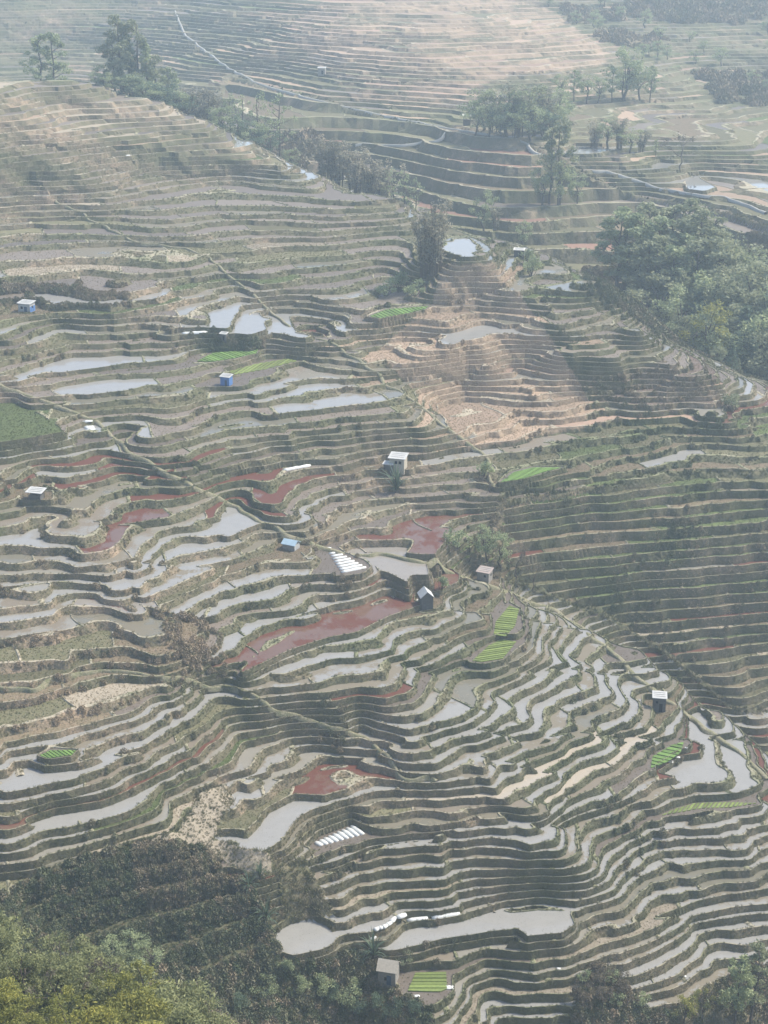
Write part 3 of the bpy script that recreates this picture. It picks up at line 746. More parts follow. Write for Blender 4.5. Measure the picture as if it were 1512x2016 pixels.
FTYPE = [field_type(i) for i in range(NF)]
PADTYPE = {RED_BIG: 'red', POND_A: 'water', POND_B: 'water', POND_C: 'wetmud', POND_D: 'water', POND_E: 'water', POND_F: 'redpart', RED_B: 'red', RED_C: 'red',
           LAWN: 'green', TUN_A: 'mud', TUN_C: 'mud', TAN_POND: 'water'}
for b_ in (BED_A, BED_B, BED_C, BED_D, BED_E, BED_F, BED_G, BED_H, BED_I, BED_J): PADTYPE[b_] = 'mud'
for b_ in SHED: PADTYPE[b_] = 'brownweed'
for b_ in WATER_PADS: PADTYPE[b_] = 'water'
for i in range(NF):
    if PADF[i] >= 0: FTYPE[i] = PADTYPE.get(PADF[i], 'mud')
def field_at(u, v):
    m = (np.abs(ucen - u) < 25) & (np.abs(vcen - v) < 14) & (FT[:, 0, 4] > .5)
    idx = np.where(m)[0]
    if not len(idx): return None
    return fid[idx[((ucen[idx] - u) ** 2 + 4 * (vcen[idx] - v) ** 2).argmin()]]
OVERRIDE = [('cream', [(1010, 1560), (1060, 1515), (1100, 1498), (1190, 1500), (1230, 1470), (1015, 1205)]), ('red', [(720, 1133), (470, 945), (525, 965), (200, 1035), (150, 960), (190, 915), (710, 1362), (800, 1360), (790, 1385), (575, 1545), (650, 1568), (190, 1505), (325, 1520),
                     (1275, 1295), (1330, 1330), (1400, 1390), (1350, 1345), (560, 1500), (700, 1515), (430, 1000), (60, 940), (1490, 1110), (1440, 1490), (680, 1070)]),
            ('green', [(450, 1490), (480, 1465), (320, 605), (1340, 1030), (1390, 1015), (1060, 590), (500, 545)]),
            ('water', [(240, 1105), (215, 1115), (300, 1120), (1150, 1370), (1110, 1390), (1060, 1400), (700, 1290), (760, 1280), (620, 1340), (760, 1320), (1090, 1430), (1180, 1420), (1240, 1400),
                       (900, 1400), (870, 1420), (980, 1420), (1000, 1480), (880, 1500), (950, 1500), (1050, 1330), (1100, 1300), (1140, 1300), (1210, 1330), (350, 1425), (280, 1430), (250, 1480), (560, 1480),
                       (1155, 293), (1300, 325), (1380, 360), (480, 283), (590, 343), (545, 337), (60, 165), (920, 890), (1320, 890), (190, 705), (380, 1070), (420, 1060), (290, 1150), (1400, 1510), (1460, 1520),
                       (1480, 1580), (1430, 1610), (1290, 1640), (1250, 1690), (1300, 1700), (1390, 1690), (1350, 1760), (1300, 1860), (1380, 1880), (1330, 1960), (1480, 1870), (960, 1930), (1040, 1970), (600, 760), (560, 770), (700, 800)]),
            ('stubble', [(1040, 1885), (930, 1990), (1180, 1865), (400, 1600), (450, 1660), (500, 1690), (420, 1640)]),
            ('olive', [(560, 1560), (480, 1590)])]
for ty, lst in OVERRIDE:
    for u, v in lst:
        i = field_at(u, v)
        if i is not None and PADF[i] < 0: FTYPE[i] = ty

# ---- terrain body: banks, bunds, cross banks, rough ground
body = [TR[~is_tread], TT[is_cross][:, :, :7], NAT]
bz = [zfin(TR[~is_tread]), TTz[is_cross], NAT[:, :, 5]]
kinds = [np.where(is_bund[~is_tread] & (mm[~is_tread] > .5), 1, np.where(mm[~is_tread] > .5, 0, 2)), np.full(is_cross.sum(), 1), np.where(inpoly(*project(NAT[:, :, 0].mean(1), NAT[:, :, 1].mean(1), NAT[:, :, 5].mean(1)), Z_DRYPLOT), 3, 2)]
BT = np.concatenate(body); BZ = np.concatenate(bz); BK = np.concatenate(kinds)
BV, BF_ = weld(np.stack([BT[:, :, 0], BT[:, :, 1], BZ], -1))
bu, bv = project(BV[:, 0], BV[:, 1], BV[:, 2])
VEG = vegval(BV[:, 0], BV[:, 1], bu, bv)
BVw = BV + np.array([0, 0, CAMZ])
me = mesh_np('hillside', BVw, BF_, [M['riser'], M['bund'], M['natural'], M['stubble']], BK, BK >= 2, fattr={'rnd': np.full(len(BK), .6)}, vattr={'veg': VEG})
hill = tag(link('terraced_hillside', me), 'terraced mountainside with hundreds of stepped paddies falling towards the viewer', kind='structure')

order = np.argsort(-A_vis); big = set(order[:300].tolist())
RND = np.random.RandomState(5).rand(NF); RND[PADF >= 0] = .12
srt = np.argsort(fid, kind='stable'); bounds = np.searchsorted(fid[srt], np.arange(NF + 1))
LBL = {'red': 'paddy covered with red-brown water weed', 'redpart': 'flooded paddy partly covered with red weed', 'green': 'field of fresh green grass', 'cream': 'paddy of pale cream silty water'}
for i in order[:300]:
    t = srt[bounds[i]:bounds[i + 1]]
    vs, inv = np.unique(FF[t], return_inverse=True)
    V = FV[vs] + np.array([0, 0, CAMZ]); c = V.mean(0)
    me = mesh_np('paddy', V - c, inv.reshape(-1, 3), [M[FTYPE[i]]], fattr={'rnd': np.full(len(t), RND[i])}, vattr={'tt': FTT[vs]})
    o = link('paddy', me, hill, c)
    if FTYPE[i] in LBL: o['label'] = LBL[FTYPE[i]]
rest = ~np.isin(fid, order[:300])
tidx = np.array([TYPES.index(t) for t in FTYPE])
vs, inv = np.unique(FF[rest], return_inverse=True)
me = mesh_np('paddies', FV[vs] + np.array([0, 0, CAMZ]), inv.reshape(-1, 3), [M[t] for t in TYPES], tidx[fid[rest]], fattr={'rnd': RND[fid[rest]]}, vattr={'tt': FTT[vs]})
tag(link('smaller_paddies', me, hill), kind='stuff')
print('fields', NF, 'body tris', len(BF_), 'field tris', len(FF))

# ------------------------------------------------------------------ where things stand
_lnd = np.log(DI)
def _bil(G, x, y):
    a = np.arctan2(x, y); ld = np.log(np.maximum(np.hypot(x, y), 1))
    fi = np.clip((a / fan(np.hypot(x, y)) + 1) * .5 * (nc - 1), 0, nc - 1.001); fj = np.clip(np.interp(ld, _lnd, np.arange(nr)), 0, nr - 1.001)
    i = fi.astype(int); j = fj.astype(int); s = fi - i; t = fj - j
    return (G[j, i] * (1 - s) + G[j, i + 1] * s) * (1 - t) + (G[j + 1, i] * (1 - s) + G[j + 1, i + 1] * s) * t
def hill_h(x, y): return _bil(GH, np.asarray(x, float), np.asarray(y, float))
def ground(x, y):
    h = hill_h(x, y); m = _bil(GM, np.asarray(x, float), np.asarray(y, float)); f = GF[np.clip(np.rint(np.interp(np.log(np.maximum(np.hypot(x, y), 1)), _lnd, np.arange(nr))), 0, nr - 1).astype(int), np.clip(np.rint((np.arctan2(x, y) / fan(np.hypot(x, y)) + 1) * .5 * (nc - 1)), 0, nc - 1).astype(int)]; return step(h * f) / f * m + h * (1 - m)
def gz(x, y): return float(ground(np.array([x]), np.array([y]))[0])
def at(u, v, lo=150, hi=1250):
    """ground point on the sighting line of a pixel: x, y, z (relative), metres per photograph pixel"""
    x, y, z = sight(u, v, hill_h, lo, hi); z = gz(x, y)
    return float(x), float(y), z, (y * CP - z * SP) / FPX

# ------------------------------------------------------------------ footpaths and channels
def simple(name, c, rough=.9, var=.25, scale=1.5, spec=.2):
    b = NB(name); n = b.noise(scale, 4, .65)
    cc = b.mix(n, tuple(x * (1 - var) for x in c), tuple(min(1, x * (1 + var)) for x in c))
    b.bump(b.noise(scale * 2, 4, .7), .4, .05)
    return b.set(cc, rough, spec)
M['path'] = m_field('trodden_path', (.23, .205, .135), (.14, .145, .075), (.33, .29, .21), .7, 2.6, bump=.3)
M['concrete'] = simple('pale_concrete', (.36, .35, .31))
def strip(name, pts, half, skirt, lift, mat, label, kind='structure', cat=None):
    P = []
    for (u0, v0), (u1, v1) in zip(pts[:-1], pts[1:]):
        n = max(1, int(math.hypot(u1 - u0, v1 - v0) / 7))
        for k in range(n): P.append((u0 + (u1 - u0) * k / n, v0 + (v1 - v0) * k / n))
    P.append(pts[-1])
    Q = np.array([sight(u, v, hill_h)[:2] for u, v in P])
    for _ in range(3): Q[1:-1] = .25 * Q[:-2] + .5 * Q[1:-1] + .25 * Q[2:]
    Q[1:-1] += np.stack([vnoise(Q[1:-1, 0], Q[1:-1, 1], 4, 71), vnoise(Q[1:-1, 0], Q[1:-1, 1], 4, 72)], 1) * .9
    T = np.gradient(Q, axis=0); T /= np.linalg.norm(T, axis=1)[:, None] + 1e-9; N = np.stack([-T[:, 1], T[:, 0]], 1)
    zc = hill_h(Q[:, 0], Q[:, 1])
    zc = np.maximum(zc, ground(Q[:, 0], Q[:, 1]) - .1) + lift
    for _ in range(2): zc[1:-1] = .25 * zc[:-2] + .5 * zc[1:-1] + .25 * zc[2:]
    rows = []
    for off, dz in ((-half * 1.9, -skirt), (-half, -.06), (-half * .3, .03), (half * .4, .02), (half, -.06), (half * 1.9, -skirt)):
        o = off * (1 + .25 * vnoise(Q[:, 0], Q[:, 1], 3, 73 + int(off > 0)))
        rows.append(np.c_[Q + N * o[:, None], zc + dz + CAMZ])
    V = np.stack(rows, 1).reshape(-1, 3); k = len(rows); n = len(Q)
    F4 = [(i * k + j, i * k + j + 1, (i + 1) * k + j + 1, (i + 1) * k + j) for i in range(n - 1) for j in range(k - 1)]
    me = mesh_np(name, V, np.array(F4), [mat], smooth=True, fattr={'rnd': np.full(len(F4), .6)})
    return tag(link(name, me), label, cat, kind=kind)
RIDGE = [(0, 762), (60, 782), (110, 802), (190, 826), (240, 877), (300, 922), (380, 957), (430, 977), (520, 1032), (600, 1067), (680, 1092), (760, 1092), (860, 1116), (930, 1142), (1000, 1165), (1080, 1197), (1150, 1240), (1215, 1295), (1270, 1345), (1330, 1388), (1400, 1442), (1460, 1486), (1511, 1535)]
strip('footpath', RIDGE, .45, .9, .14, M['path'], 'grassy footpath following the long ridge down to the right')
strip('footpath', [(0, 1352), (70, 1356), (120, 1330), (230, 1320), (330, 1336), (460, 1352), (560, 1400), (640, 1440), (720, 1452), (755, 1490), (790, 1532), (830, 1546), (860, 1547)], .3, .9, .12, M['path'], 'narrow footpath and ditch running below the big red paddy')
strip('footpath', [(110, 395), (180, 432), (270, 478), (380, 492), (430, 522), (480, 565), (560, 640), (640, 672), (700, 705), (760, 755), (830, 800), (880, 845), (955, 898), (972, 965)], .36, .9, .12, M['path'], 'diagonal footpath crossing the upper terraces to the tan slope')
strip('irrigation_channel', [(345, 22), (362, 68), (440, 128), (500, 162), (600, 192), (700, 216), (860, 250), (960, 266), (1038, 282), (1045, 298), (1075, 312)], .42, 1.0, .35, M['concrete'], 'pale concrete irrigation channel across the far hillside')
strip('irrigation_channel', [(1162, 336), (1230, 346), (1300, 372), (1400, 390), (1420, 386), (1508, 420)], .4, 1.0, .35, M['concrete'], 'pale channel wall below the bright far ponds')
strip('irrigation_channel', [(700, 290), (800, 285), (870, 277), (880, 262)], .4, 1.0, .35, M['concrete'], 'short pale channel beside the grey bamboo')

# ------------------------------------------------------------------ small mesh builder
ORD = ('first', 'second', 'third', 'fourth', 'fifth', 'sixth', 'seventh', 'eighth', 'ninth', 'tenth', 'eleventh', 'twelfth', 'thirteenth')
class MB:
    def __init__(s): s.V = []; s.F = []
    def quadbox(s, a, b, rz=0.0, org=(0, 0, 0)):
        x0, y0, z0 = a; x1, y1, z1 = b; c, sn = math.cos(rz), math.sin(rz); n = len(s.V)
        for z in (z0, z1):
            for x, y in ((x0, y0), (x1, y0), (x1, y1), (x0, y1)): s.V.append((org[0] + x * c - y * sn, org[1] + x * sn + y * c, org[2] + z))
        s.F += [tuple(n + i for i in f) for f in ((3, 2, 1, 0), (4, 5, 6, 7), (0, 1, 5, 4), (1, 2, 6, 5), (2, 3, 7, 6), (3, 0, 4, 7))]
    def poly(s, pts, F): n = len(s.V); s.V += list(pts); s.F += [tuple(n + i for i in f) for f in F]
    def tube(s, P, Rr, sides=6):
        P = [Vector(p) for p in P]; n0 = len(s.V); k = sides
        for i, p in enumerate(P):
            t = (P[min(i + 1, len(P) - 1)] - P[max(i - 1, 0)]).normalized()
            a = t.orthogonal().normalized(); b = t.cross(a)
            for j in range(k):
                an = 2 * math.pi * j / k; s.V.append(tuple(p + (a * math.cos(an) + b * math.sin(an)) * Rr[i]))
        for i in range(len(P) - 1):
            for j in range(k): s.F.append((n0 + i * k + j, n0 + i * k + (j + 1) % k, n0 + (i + 1) * k + (j + 1) % k, n0 + (i + 1) * k + j))
        s.F.append(tuple(n0 + (len(P) - 1) * k + j for j in range(k)))
    def mesh(s, name, mat, smooth=False):
        me = bpy.data.meshes.new(name); me.from_pydata(s.V, [], s.F); me.materials.append(mat)
        if smooth: me.polygons.foreach_set('use_smooth', [True] * len(me.polygons))
        me.update(); return me
    def build(s, name, mat, parent=None, smooth=False): return link(name, s.mesh(name, mat, smooth), parent)
def empty(name, loc, rz=0.0, sc=1.0):
    o = bpy.data.objects.new(name, None); COL.objects.link(o); o.location = loc; o.rotation_euler = (0, 0, rz); o.scale = (sc,) * 3
    o.empty_display_size = .3; return o

# ------------------------------------------------------------------ huts
M['white_sheet'] = simple('white_roof_sheet', (.46, .46, .435), .6, .3, 1.6)
M['grey_sheet'] = simple('weathered_roof_sheet', (.55, .54, .50), .7, .15, .8)
M['blue_roof'] = simple('pale_blue_roof_sheet', (.34, .45, .51), .5, .2, 1.2)
M['blue_wall'] = simple('blue_painted_wall', (.10, .20, .42), .7, .1, .5)
M['stone_wall'] = simple('grey_stone_wall', (.27, .25, .215), .95, .4, 3.0)
M['dark_wall'] = simple('dark_stone_wall', (.12, .115, .105), .95, .45, 2.5)
M['beige_wall'] = simple('beige_mud_wall', (.42, .38, .30), .95, .2, 1.0)
M['white_wall'] = simple('white_panel_wall', (.42, .42, .40), .8, .1, .5)
M['thatch'] = simple('pale_stone_roof', (.42, .38, .31), .95, .35, 3.5)
M['tile_roof'] = simple('pinkish_flat_roof', (.36, .30, .27), .9, .15, 2.0)
M['dark'] = simple('dark_opening', (.02, .02, .022), .9, .1)
M['door_blue'] = simple('faded_blue_door', (.06, .10, .15), .7, .2)
def hut(name, u, v, w, h, dr, roof, wall, roofm, yaw, label, cat='hut', door=None, windows=(), side=None, annex=None):
    x, y, z, mp = at(u, v)
    W = w * mp * .88; Hh = h * mp / math.cos(R(20)) * .88; D = W * dr
    e = empty(name, (x, y, z + CAMZ), R(yaw)); tag(e, label, cat)
    wb = MB(); hx, hy = W / 2, D / 2
    if roof == 'gable_front':
        pts = [(-hx, -hy, -.8), (hx, -hy, -.8), (hx, hy, -.8), (-hx, hy, -.8), (-hx, -hy, Hh * .62), (hx, -hy, Hh * .62), (hx, hy, Hh * .62), (-hx, hy, Hh * .62), (0, -hy, Hh), (0, hy, Hh)]
        wb.poly(pts, [(0, 1, 5, 8, 4), (1, 2, 6, 5), (2, 3, 7, 9, 6), (3, 0, 4, 7)])
    elif roof == 'gable_side':
        pts = [(-hx, -hy, -.8), (hx, -hy, -.8), (hx, hy, -.8), (-hx, hy, -.8), (-hx, -hy, Hh * .68), (hx, -hy, Hh * .68), (hx, hy, Hh * .68), (-hx, hy, Hh * .68), (-hx, 0, Hh), (hx, 0, Hh)]
        wb.poly(pts, [(0, 1, 5, 4), (1, 2, 6, 9, 5), (2, 3, 7, 6), (3, 0, 4, 8, 7)])
    elif roof == 'open':
        for sx in (-1, 1):
            for sy in (-1, 1): wb.tube([(sx * hx * .85, sy * hy * .85, -.4), (sx * hx * .85, sy * hy * .85, Hh * .85)], [.07, .07], 6)
        wb.quadbox((-hx * .8, -hy * .7, -.3), (hx * .8, hy * .8, Hh * .55))
    else: wb.quadbox((-hx, -hy, -.8), (hx, hy, Hh * .88))
    wb.build('wall', wall, e)
    if side is not None:       # the right-hand side wall is clad differently
        sb = MB(); n = 3
        for i in range(n):
            y0 = -hy + D * i / n + .04; sb.quadbox((hx + .003, y0, .1), (hx + .05, y0 + D / n - .08, Hh * .6))
        sb.build('side_panel', side, e)
    ov = .18 * W * .5; th = .10
    if roof == 'gable_front' or roof == 'gable_side':
        for s in (-1, 1):
            rb = MB(); 
            if roof == 'gable_front':
                a0 = (s * (hx + ov), -hy - ov, Hh * .62 - ov * .5); a1 = (0, -hy - ov, Hh + .02); n = (0, D + 2 * ov, 0)
            else:
                a0 = (-hx - ov, s * (hy + ov), Hh * .68 - ov * .4); a1 = (-hx - ov, 0, Hh + .02); n = (W + 2 * ov, 0, 0)
            q = [a0, a1, tuple(a1[i] + n[i] for i in range(3)), tuple(a0[i] + n[i] for i in range(3))]
            rb.poly(q + [(p[0], p[1], p[2] + th) for p in q], [(0, 1, 2, 3), (7, 6, 5, 4), (0, 4, 5, 1), (1, 5, 6, 2), (2, 6, 7, 3), (3, 7, 4, 0)])
            rb.build('roof_sheet', roofm, e)
    else:
        t0, t1 = (Hh * .90, Hh * 1.0)
        rb = MB(); q = [(-hx - ov, -hy - ov, t0), (hx + ov, -hy - ov, t0 - .05), (hx + ov, hy + ov, t1), (-hx - ov, hy + ov, t1 + .04)]
        rb.poly(q + [(p[0], p[1], p[2] + th) for p in q], [(3, 2, 1, 0), (4, 5, 6, 7), (0, 1, 5, 4), (1, 2, 6, 5), (2, 3, 7, 6), (3, 0, 4, 7)])
        ro = rb.build('roof', roofm, e)
        for i in range(3):     # loose boards that hold the sheets down
            bb = MB(); yy = -hy + D * (.2 + .3 * i); bb.quadbox((-hx * .9, yy, 0), (hx * .9, yy + .12, .06)); bo = bb.build('batten', M['grey_sheet'], ro)
            bo.location = (0, 0, t0 + (t1 - t0) * (.25 + .28 * i) + th + .03)
    if door is not None:
        db = MB(); dw = min(.9, W * .25); db.quadbox((hx * .25 - dw / 2, -hy - .04, 0), (hx * .25 + dw / 2, -hy + .02, min(1.8, Hh * .6))); db.build('door', door, e)
    for (fx, fz, onside) in windows:
        b2 = MB(); ww = min(.7, W * .18)
        if onside: b2.quadbox((hx - .02, fx * hy - ww / 2, Hh * fz), (hx + .055, fx * hy + ww / 2, Hh * fz + ww))
        else: b2.quadbox((fx * hx - ww / 2, -hy - .03, Hh * fz), (fx * hx + ww / 2, -hy + .02, Hh * fz + ww * 1.1))
        b2.build('window', M['dark'], e)
    if annex is not None:
        am, ar = annex; ab = MB(); ab.quadbox((-hx * 1.7, -hy * 1.3, -1.5), (-hx * .5, hy * .1, Hh * .45)); ab.build('annex_wall', am, e)
        rb = MB(); rb.quadbox((-hx * 1.85, -hy * 1.5, Hh * .46), (-hx * .38, hy * .1, Hh * .52)); rb.build('annex_roof', ar, e)
    return e
hut('field_hut', 53, 611, 29, 21, .8, 'flat', M['white_wall'], M['white_sheet'], -18, 'small hut with white roof fascia and blue lower walls, left edge of the upper terraces', door=M['door_blue'], windows=((-.4, .35, False), (0, .4, True)), side=M['blue_wall'])
hut('field_hut', 446, 756, 22, 21, .8, 'flat', M['blue_wall'], M['white_sheet'], -20, 'bright blue shed with a white roof below the green seed beds', 'shed', door=M['door_blue'])
hut('farmhouse', 784, 921, 34, 30, .9, 'flat', M['beige_wall'], M['white_sheet'], -14, 'beige farmhouse with pale roof and lower dark annex behind a bare tree', 'house', windows=((.45, .5, False), (-.1, .5, False)), annex=(M['dark_wall'], M['grey_sheet']))
hut('field_hut', 573, 1080, 30, 20, .8, 'gable_side', M['stone_wall'], M['blue_roof'], -26, 'grey hut with pale blue sheet roof and white panels beside the ridge path', side=M['white_wall'])
hut('stone_hut', 954, 1143, 28, 26, .9, 'flat', M['stone_wall'], M['tile_roof'], -24, 'stone hut with flat pinkish roof standing on the ridge before the thicket', windows=((.35, .5, False), (.2, .5, True)))
hut('field_hut', 838, 1190, 27, 32, 1.1, 'gable_front', M['dark_wall'], M['white_sheet'], 12, 'dark gabled hut with white roof sheets at the end of the big red paddy')
hut('field_shelter', 72, 982, 33, 20, .8, 'open', M['dark_wall'], M['white_sheet'], -12, 'open shelter with bright white sheet roof on the left terraces', 'shelter')
hut('stone_hut', 1297, 1396, 28, 36, .8, 'flat', M['dark_wall'], M['white_sheet'], -8, 'tall dark stone hut with white roof on the ridge at right', door=M['dark'], windows=((-.4, .55, False),))
hut('stone_hut', 765, 1930, 40, 50, .9, 'gable_side', M['stone_wall'], M['thatch'], -14, 'old stone hut with rough pale roof and blue-dark door beside the lowest seed bed', door=M['door_blue'], windows=((-.1, .22, False),))
hut('field_hut', 441, 668, 15, 15, .8, 'flat', M['dark_wall'], M['grey_sheet'], -20, 'tiny dark hut with grey roof below the white ponds', door=M['dark'])
hut('field_hut', 1022, 506, 22, 16, .7, 'flat', M['dark_wall'], M['grey_sheet'], -10, 'small dark hut on the crest above the tan slope', door=M['dark'])
hut('field_hut', 668, 357, 24, 12, .7, 'flat', M['dark_wall'], M['white_sheet'], -8, 'low shed with white roof at the foot of the grey bamboo', 'shed', door=M['dark'])
hut('field_shelter', 919, 246, 18, 22, .8, 'open', M['dark_wall'], M['grey_sheet'], -5, 'two-level shelter on the far slope left of the dark wood', 'shelter')
hut('field_hut', 634, 148, 16, 14, .8, 'flat', M['stone_wall'], M['grey_sheet'], -10, 'small hut on the far terraces near the top centre', door=M['dark'])
hut('field_hut', 1275, 24, 11, 10, .8, 'flat', M['white_wall'], M['white_sheet'], -10, 'tiny white hut near the top right corner')

# ------------------------------------------------------------------ seed beds
M['seedling'] = m_field('rice_seedlings', (.175, .225, .06), (.125, .165, .05), (.23, .265, .085), 1.5, 6, bump=.12)
M['seedling_dark'] = m_field('older_seedlings', (.13, .22, .05), (.10, .17, .045), (.17, .26, .07), 1.5, 6, bump=.12)
def clip_half(poly, nx, ny, c, keep_less):
    out = []
    for i in range(len(poly)):
        a, b = poly[i], poly[(i + 1) % len(poly)]
        da = a[0] * nx + a[1] * ny - c; db = b[0] * nx + b[1] * ny - c
        if keep_less: da, db = -da, -db
        if da >= 0: out.append(a)
        if (da >= 0) != (db >= 0):
            t = da / (da - db); out.append((a[0] + (b[0] - a[0]) * t, a[1] + (b[1] - a[1]) * t))
    return out
def seedbed(pi, n, du, dv, label, mat, gap=.26, hgt=.16):
    pp, zt, k = _padinfo[pi]; poly = PADS[pi][0]
    uc = np.mean([p[0] for p in poly]); vc = np.mean([p[1] for p in poly])
    a = plan(uc, vc, zt); b = plan(uc + du, vc + dv, zt); dx, dy = b[0] - a[0], b[1] - a[1]; L = math.hypot(dx, dy); dx /= L; dy /= L
    nx, ny = -dy, dx; pr = [p[0] * nx + p[1] * ny for p in pp]; lo, hi = min(pr), max(pr); st = (hi - lo) / n
    e = empty('rice_seedbed', (a[0], a[1], zt + CAMZ)); tag(e, label, 'seed bed', 'seed beds of green rice seedlings')
    rs = random.Random(pi)
    for i in range(n):
        q = clip_half(clip_half(pp, nx, ny, lo + st * (i + gap / 2), False), nx, ny, lo + st * (i + 1 - gap / 2), True)
        if len(q) < 3: continue
        h = hgt * rs.uniform(.7, 1.2); m = len(q)
        V = [(x - a[0], y - a[1], .01) for x, y in q] + [(x - a[0], y - a[1], h) for x, y in q]
        area = sum(q[j][0] * q[(j + 1) % m][1] - q[(j + 1) % m][0] * q[j][1] for j in range(m))
        F = [tuple(range(m, 2 * m)) if area > 0 else tuple(range(2 * m - 1, m - 1, -1))] + [(j, (j + 1) % m, m + (j + 1) % m, m + j) for j in range(m)]
        me = bpy.data.meshes.new('seedling_row'); me.from_pydata(V, [], F); me.materials.append(mat)
        at_ = me.attributes.new('rnd', 'FLOAT', 'FACE'); at_.data.foreach_set('value', [rs.random()] * len(F)); me.update()
        link('seedling_row', me, e)
seedbed(BED_A, 15, 10, 1, 'upper bright green seed bed just below the stone hut ridge', M['seedling'])
seedbed(BED_B, 10, 10, -1.5, 'lower bright green seed bed joined below the upper one mid picture', M['seedling'])
seedbed(BED_C, 9, 10, 2, 'green striped seed bed with white plastic along its lower edge', M['seedling_dark'])
seedbed(BED_D, 20, 5, -7, 'long narrow green and white striped seed bed at lower right', M['seedling'], .34)
seedbed(BED_E, 6, 10, 0, 'yellow-green seed bed in wide rows beside the old stone hut', M['seedling'], .16, .25)
seedbed(BED_F, 14, 9, -5, 'green seed bed edged in white below the tan slope', M['seedling_dark'], .2)
seedbed(BED_G, 17, 8, 3, 'green striped seed bed above the blue shed', M['seedling_dark'], .25)
seedbed(BED_H, 15, 8, 4, 'pale green striped seed bed left of the tan slope below the bamboo', M['seedling_dark'], .3)
seedbed(BED_I, 12, 8, -5, 'slim pale green seed bed right beside the blue shed', M['seedling'], .35)
seedbed(BED_J, 9, 6, 4, 'little green seed bed at left above the long grey pond', M['seedling_dark'], .3)

# ------------------------------------------------------------------ white plastic tunnels
M['plastic'] = simple('white_plastic_film', (.60, .61, .58), .4, .25, 2.2, .4)
def tunnel(a, b, r, label, group):
    """half-round plastic cover between two ground points"""
    a = Vector(a); b = Vector(b); d_ = b - a; L = d_.length; n = max(3, int(L / .8)); rs = random.Random(int(a.x * 100))
    rz = math.atan2(d_.y, d_.x); K = 7; m = MB(); m.V = []
    for i in range(n + 1):
        f = i / n; endr = 1.0 if 0 < i < n else .75
        rr_ = r * (1.0 + .08 * math.sin(i * 2.1) + rs.uniform(-.06, .06)) * endr
        for j in range(K):
            an = math.pi * j / (K - 1); m.V.append((L * f, rr_ * math.cos(an) * 1.05, rr_ * math.sin(an) * .9 - .03))
    for i in range(n):
        for j in range(K - 1): m.F.append((i * K + j, i * K + j + 1, (i + 1) * K + j + 1, (i + 1) * K + j))
    m.F += [tuple(range(K - 1, -1, -1)), tuple(n * K + j for j in range(K))]
    o = m.build('plastic_tunnel', M['plastic'], None, True); o.location = a; o.rotation_euler = (0, 0, rz)
    tag(o, label, 'tunnel', group); return o
def on_pad(pi, u, v): x, y, z = plan(u, v, _padinfo[pi][1]); return (x, y, z + CAMZ + .01)
def on_g(u, v): x, y, z, mp = at(u, v); return (x, y, z + CAMZ + .02)
for i in range(9):
    t = i / 8; tunnel(on_pad(TUN_A, 621 + 71 * t, 1659 - 32 * t), on_pad(TUN_A, 634 + 81 * t, 1665 - 22 * t), .45, 'white plastic tunnel, %s from the left in the row of nine' % ORD[i], 'row of nine white tunnels')
for i in range(10):
    t = i / 9; tunnel(on_pad(TUN_C, 641 + 31 * t, 1080 + 47 * t), on_pad(TUN_C, 652 + 68 * t, 1079 + 38 * t), .3 + .1 * t, 'white plastic strip on the ridge plot, %s from its top' % ORD[i], 'white strips on the ridge plot')
for (u0, v0, u1, v1), lab in zip([(801, 1811, 842, 1808), (850, 1807, 905, 1795), (781, 1816, 795, 1812)], ['long white plastic tunnel above the wide grey pond, middle piece', 'longest white plastic tunnel above the wide grey pond, right-hand piece', 'short white plastic tunnel above the wide grey pond, left-hand piece']):
    tunnel(on_g(u0, v0), on_g(u1, v1), .5, lab, 'tunnels above the wide pond')
for i in range(6): tunnel(on_g(729 + 8 * i, 1846 - 5 * i), on_g(738 + 8 * i, 1841 - 5 * i), .4, 'short white plastic cover, %s from the lower end of the slanting row' % ORD[i], 'slanting row of short covers')
tunnel(on_g(557, 924), on_g(611, 912), .5, 'lone white plastic tunnel on the dark terraces left of the farmhouse', None)
tunnel(on_g(358, 657), on_g(409, 652), .6, 'white plastic tunnel left of the tiny dark hut', None)
for i in range(4): tunnel(on_g(163 + 2 * i, 834 + 5 * i), on_g(182 + 2 * i, 833 + 5 * i), .4, 'white plastic cover by the green field, %s from the top of its stack' % ORD[i], 'stack of covers by the green field')
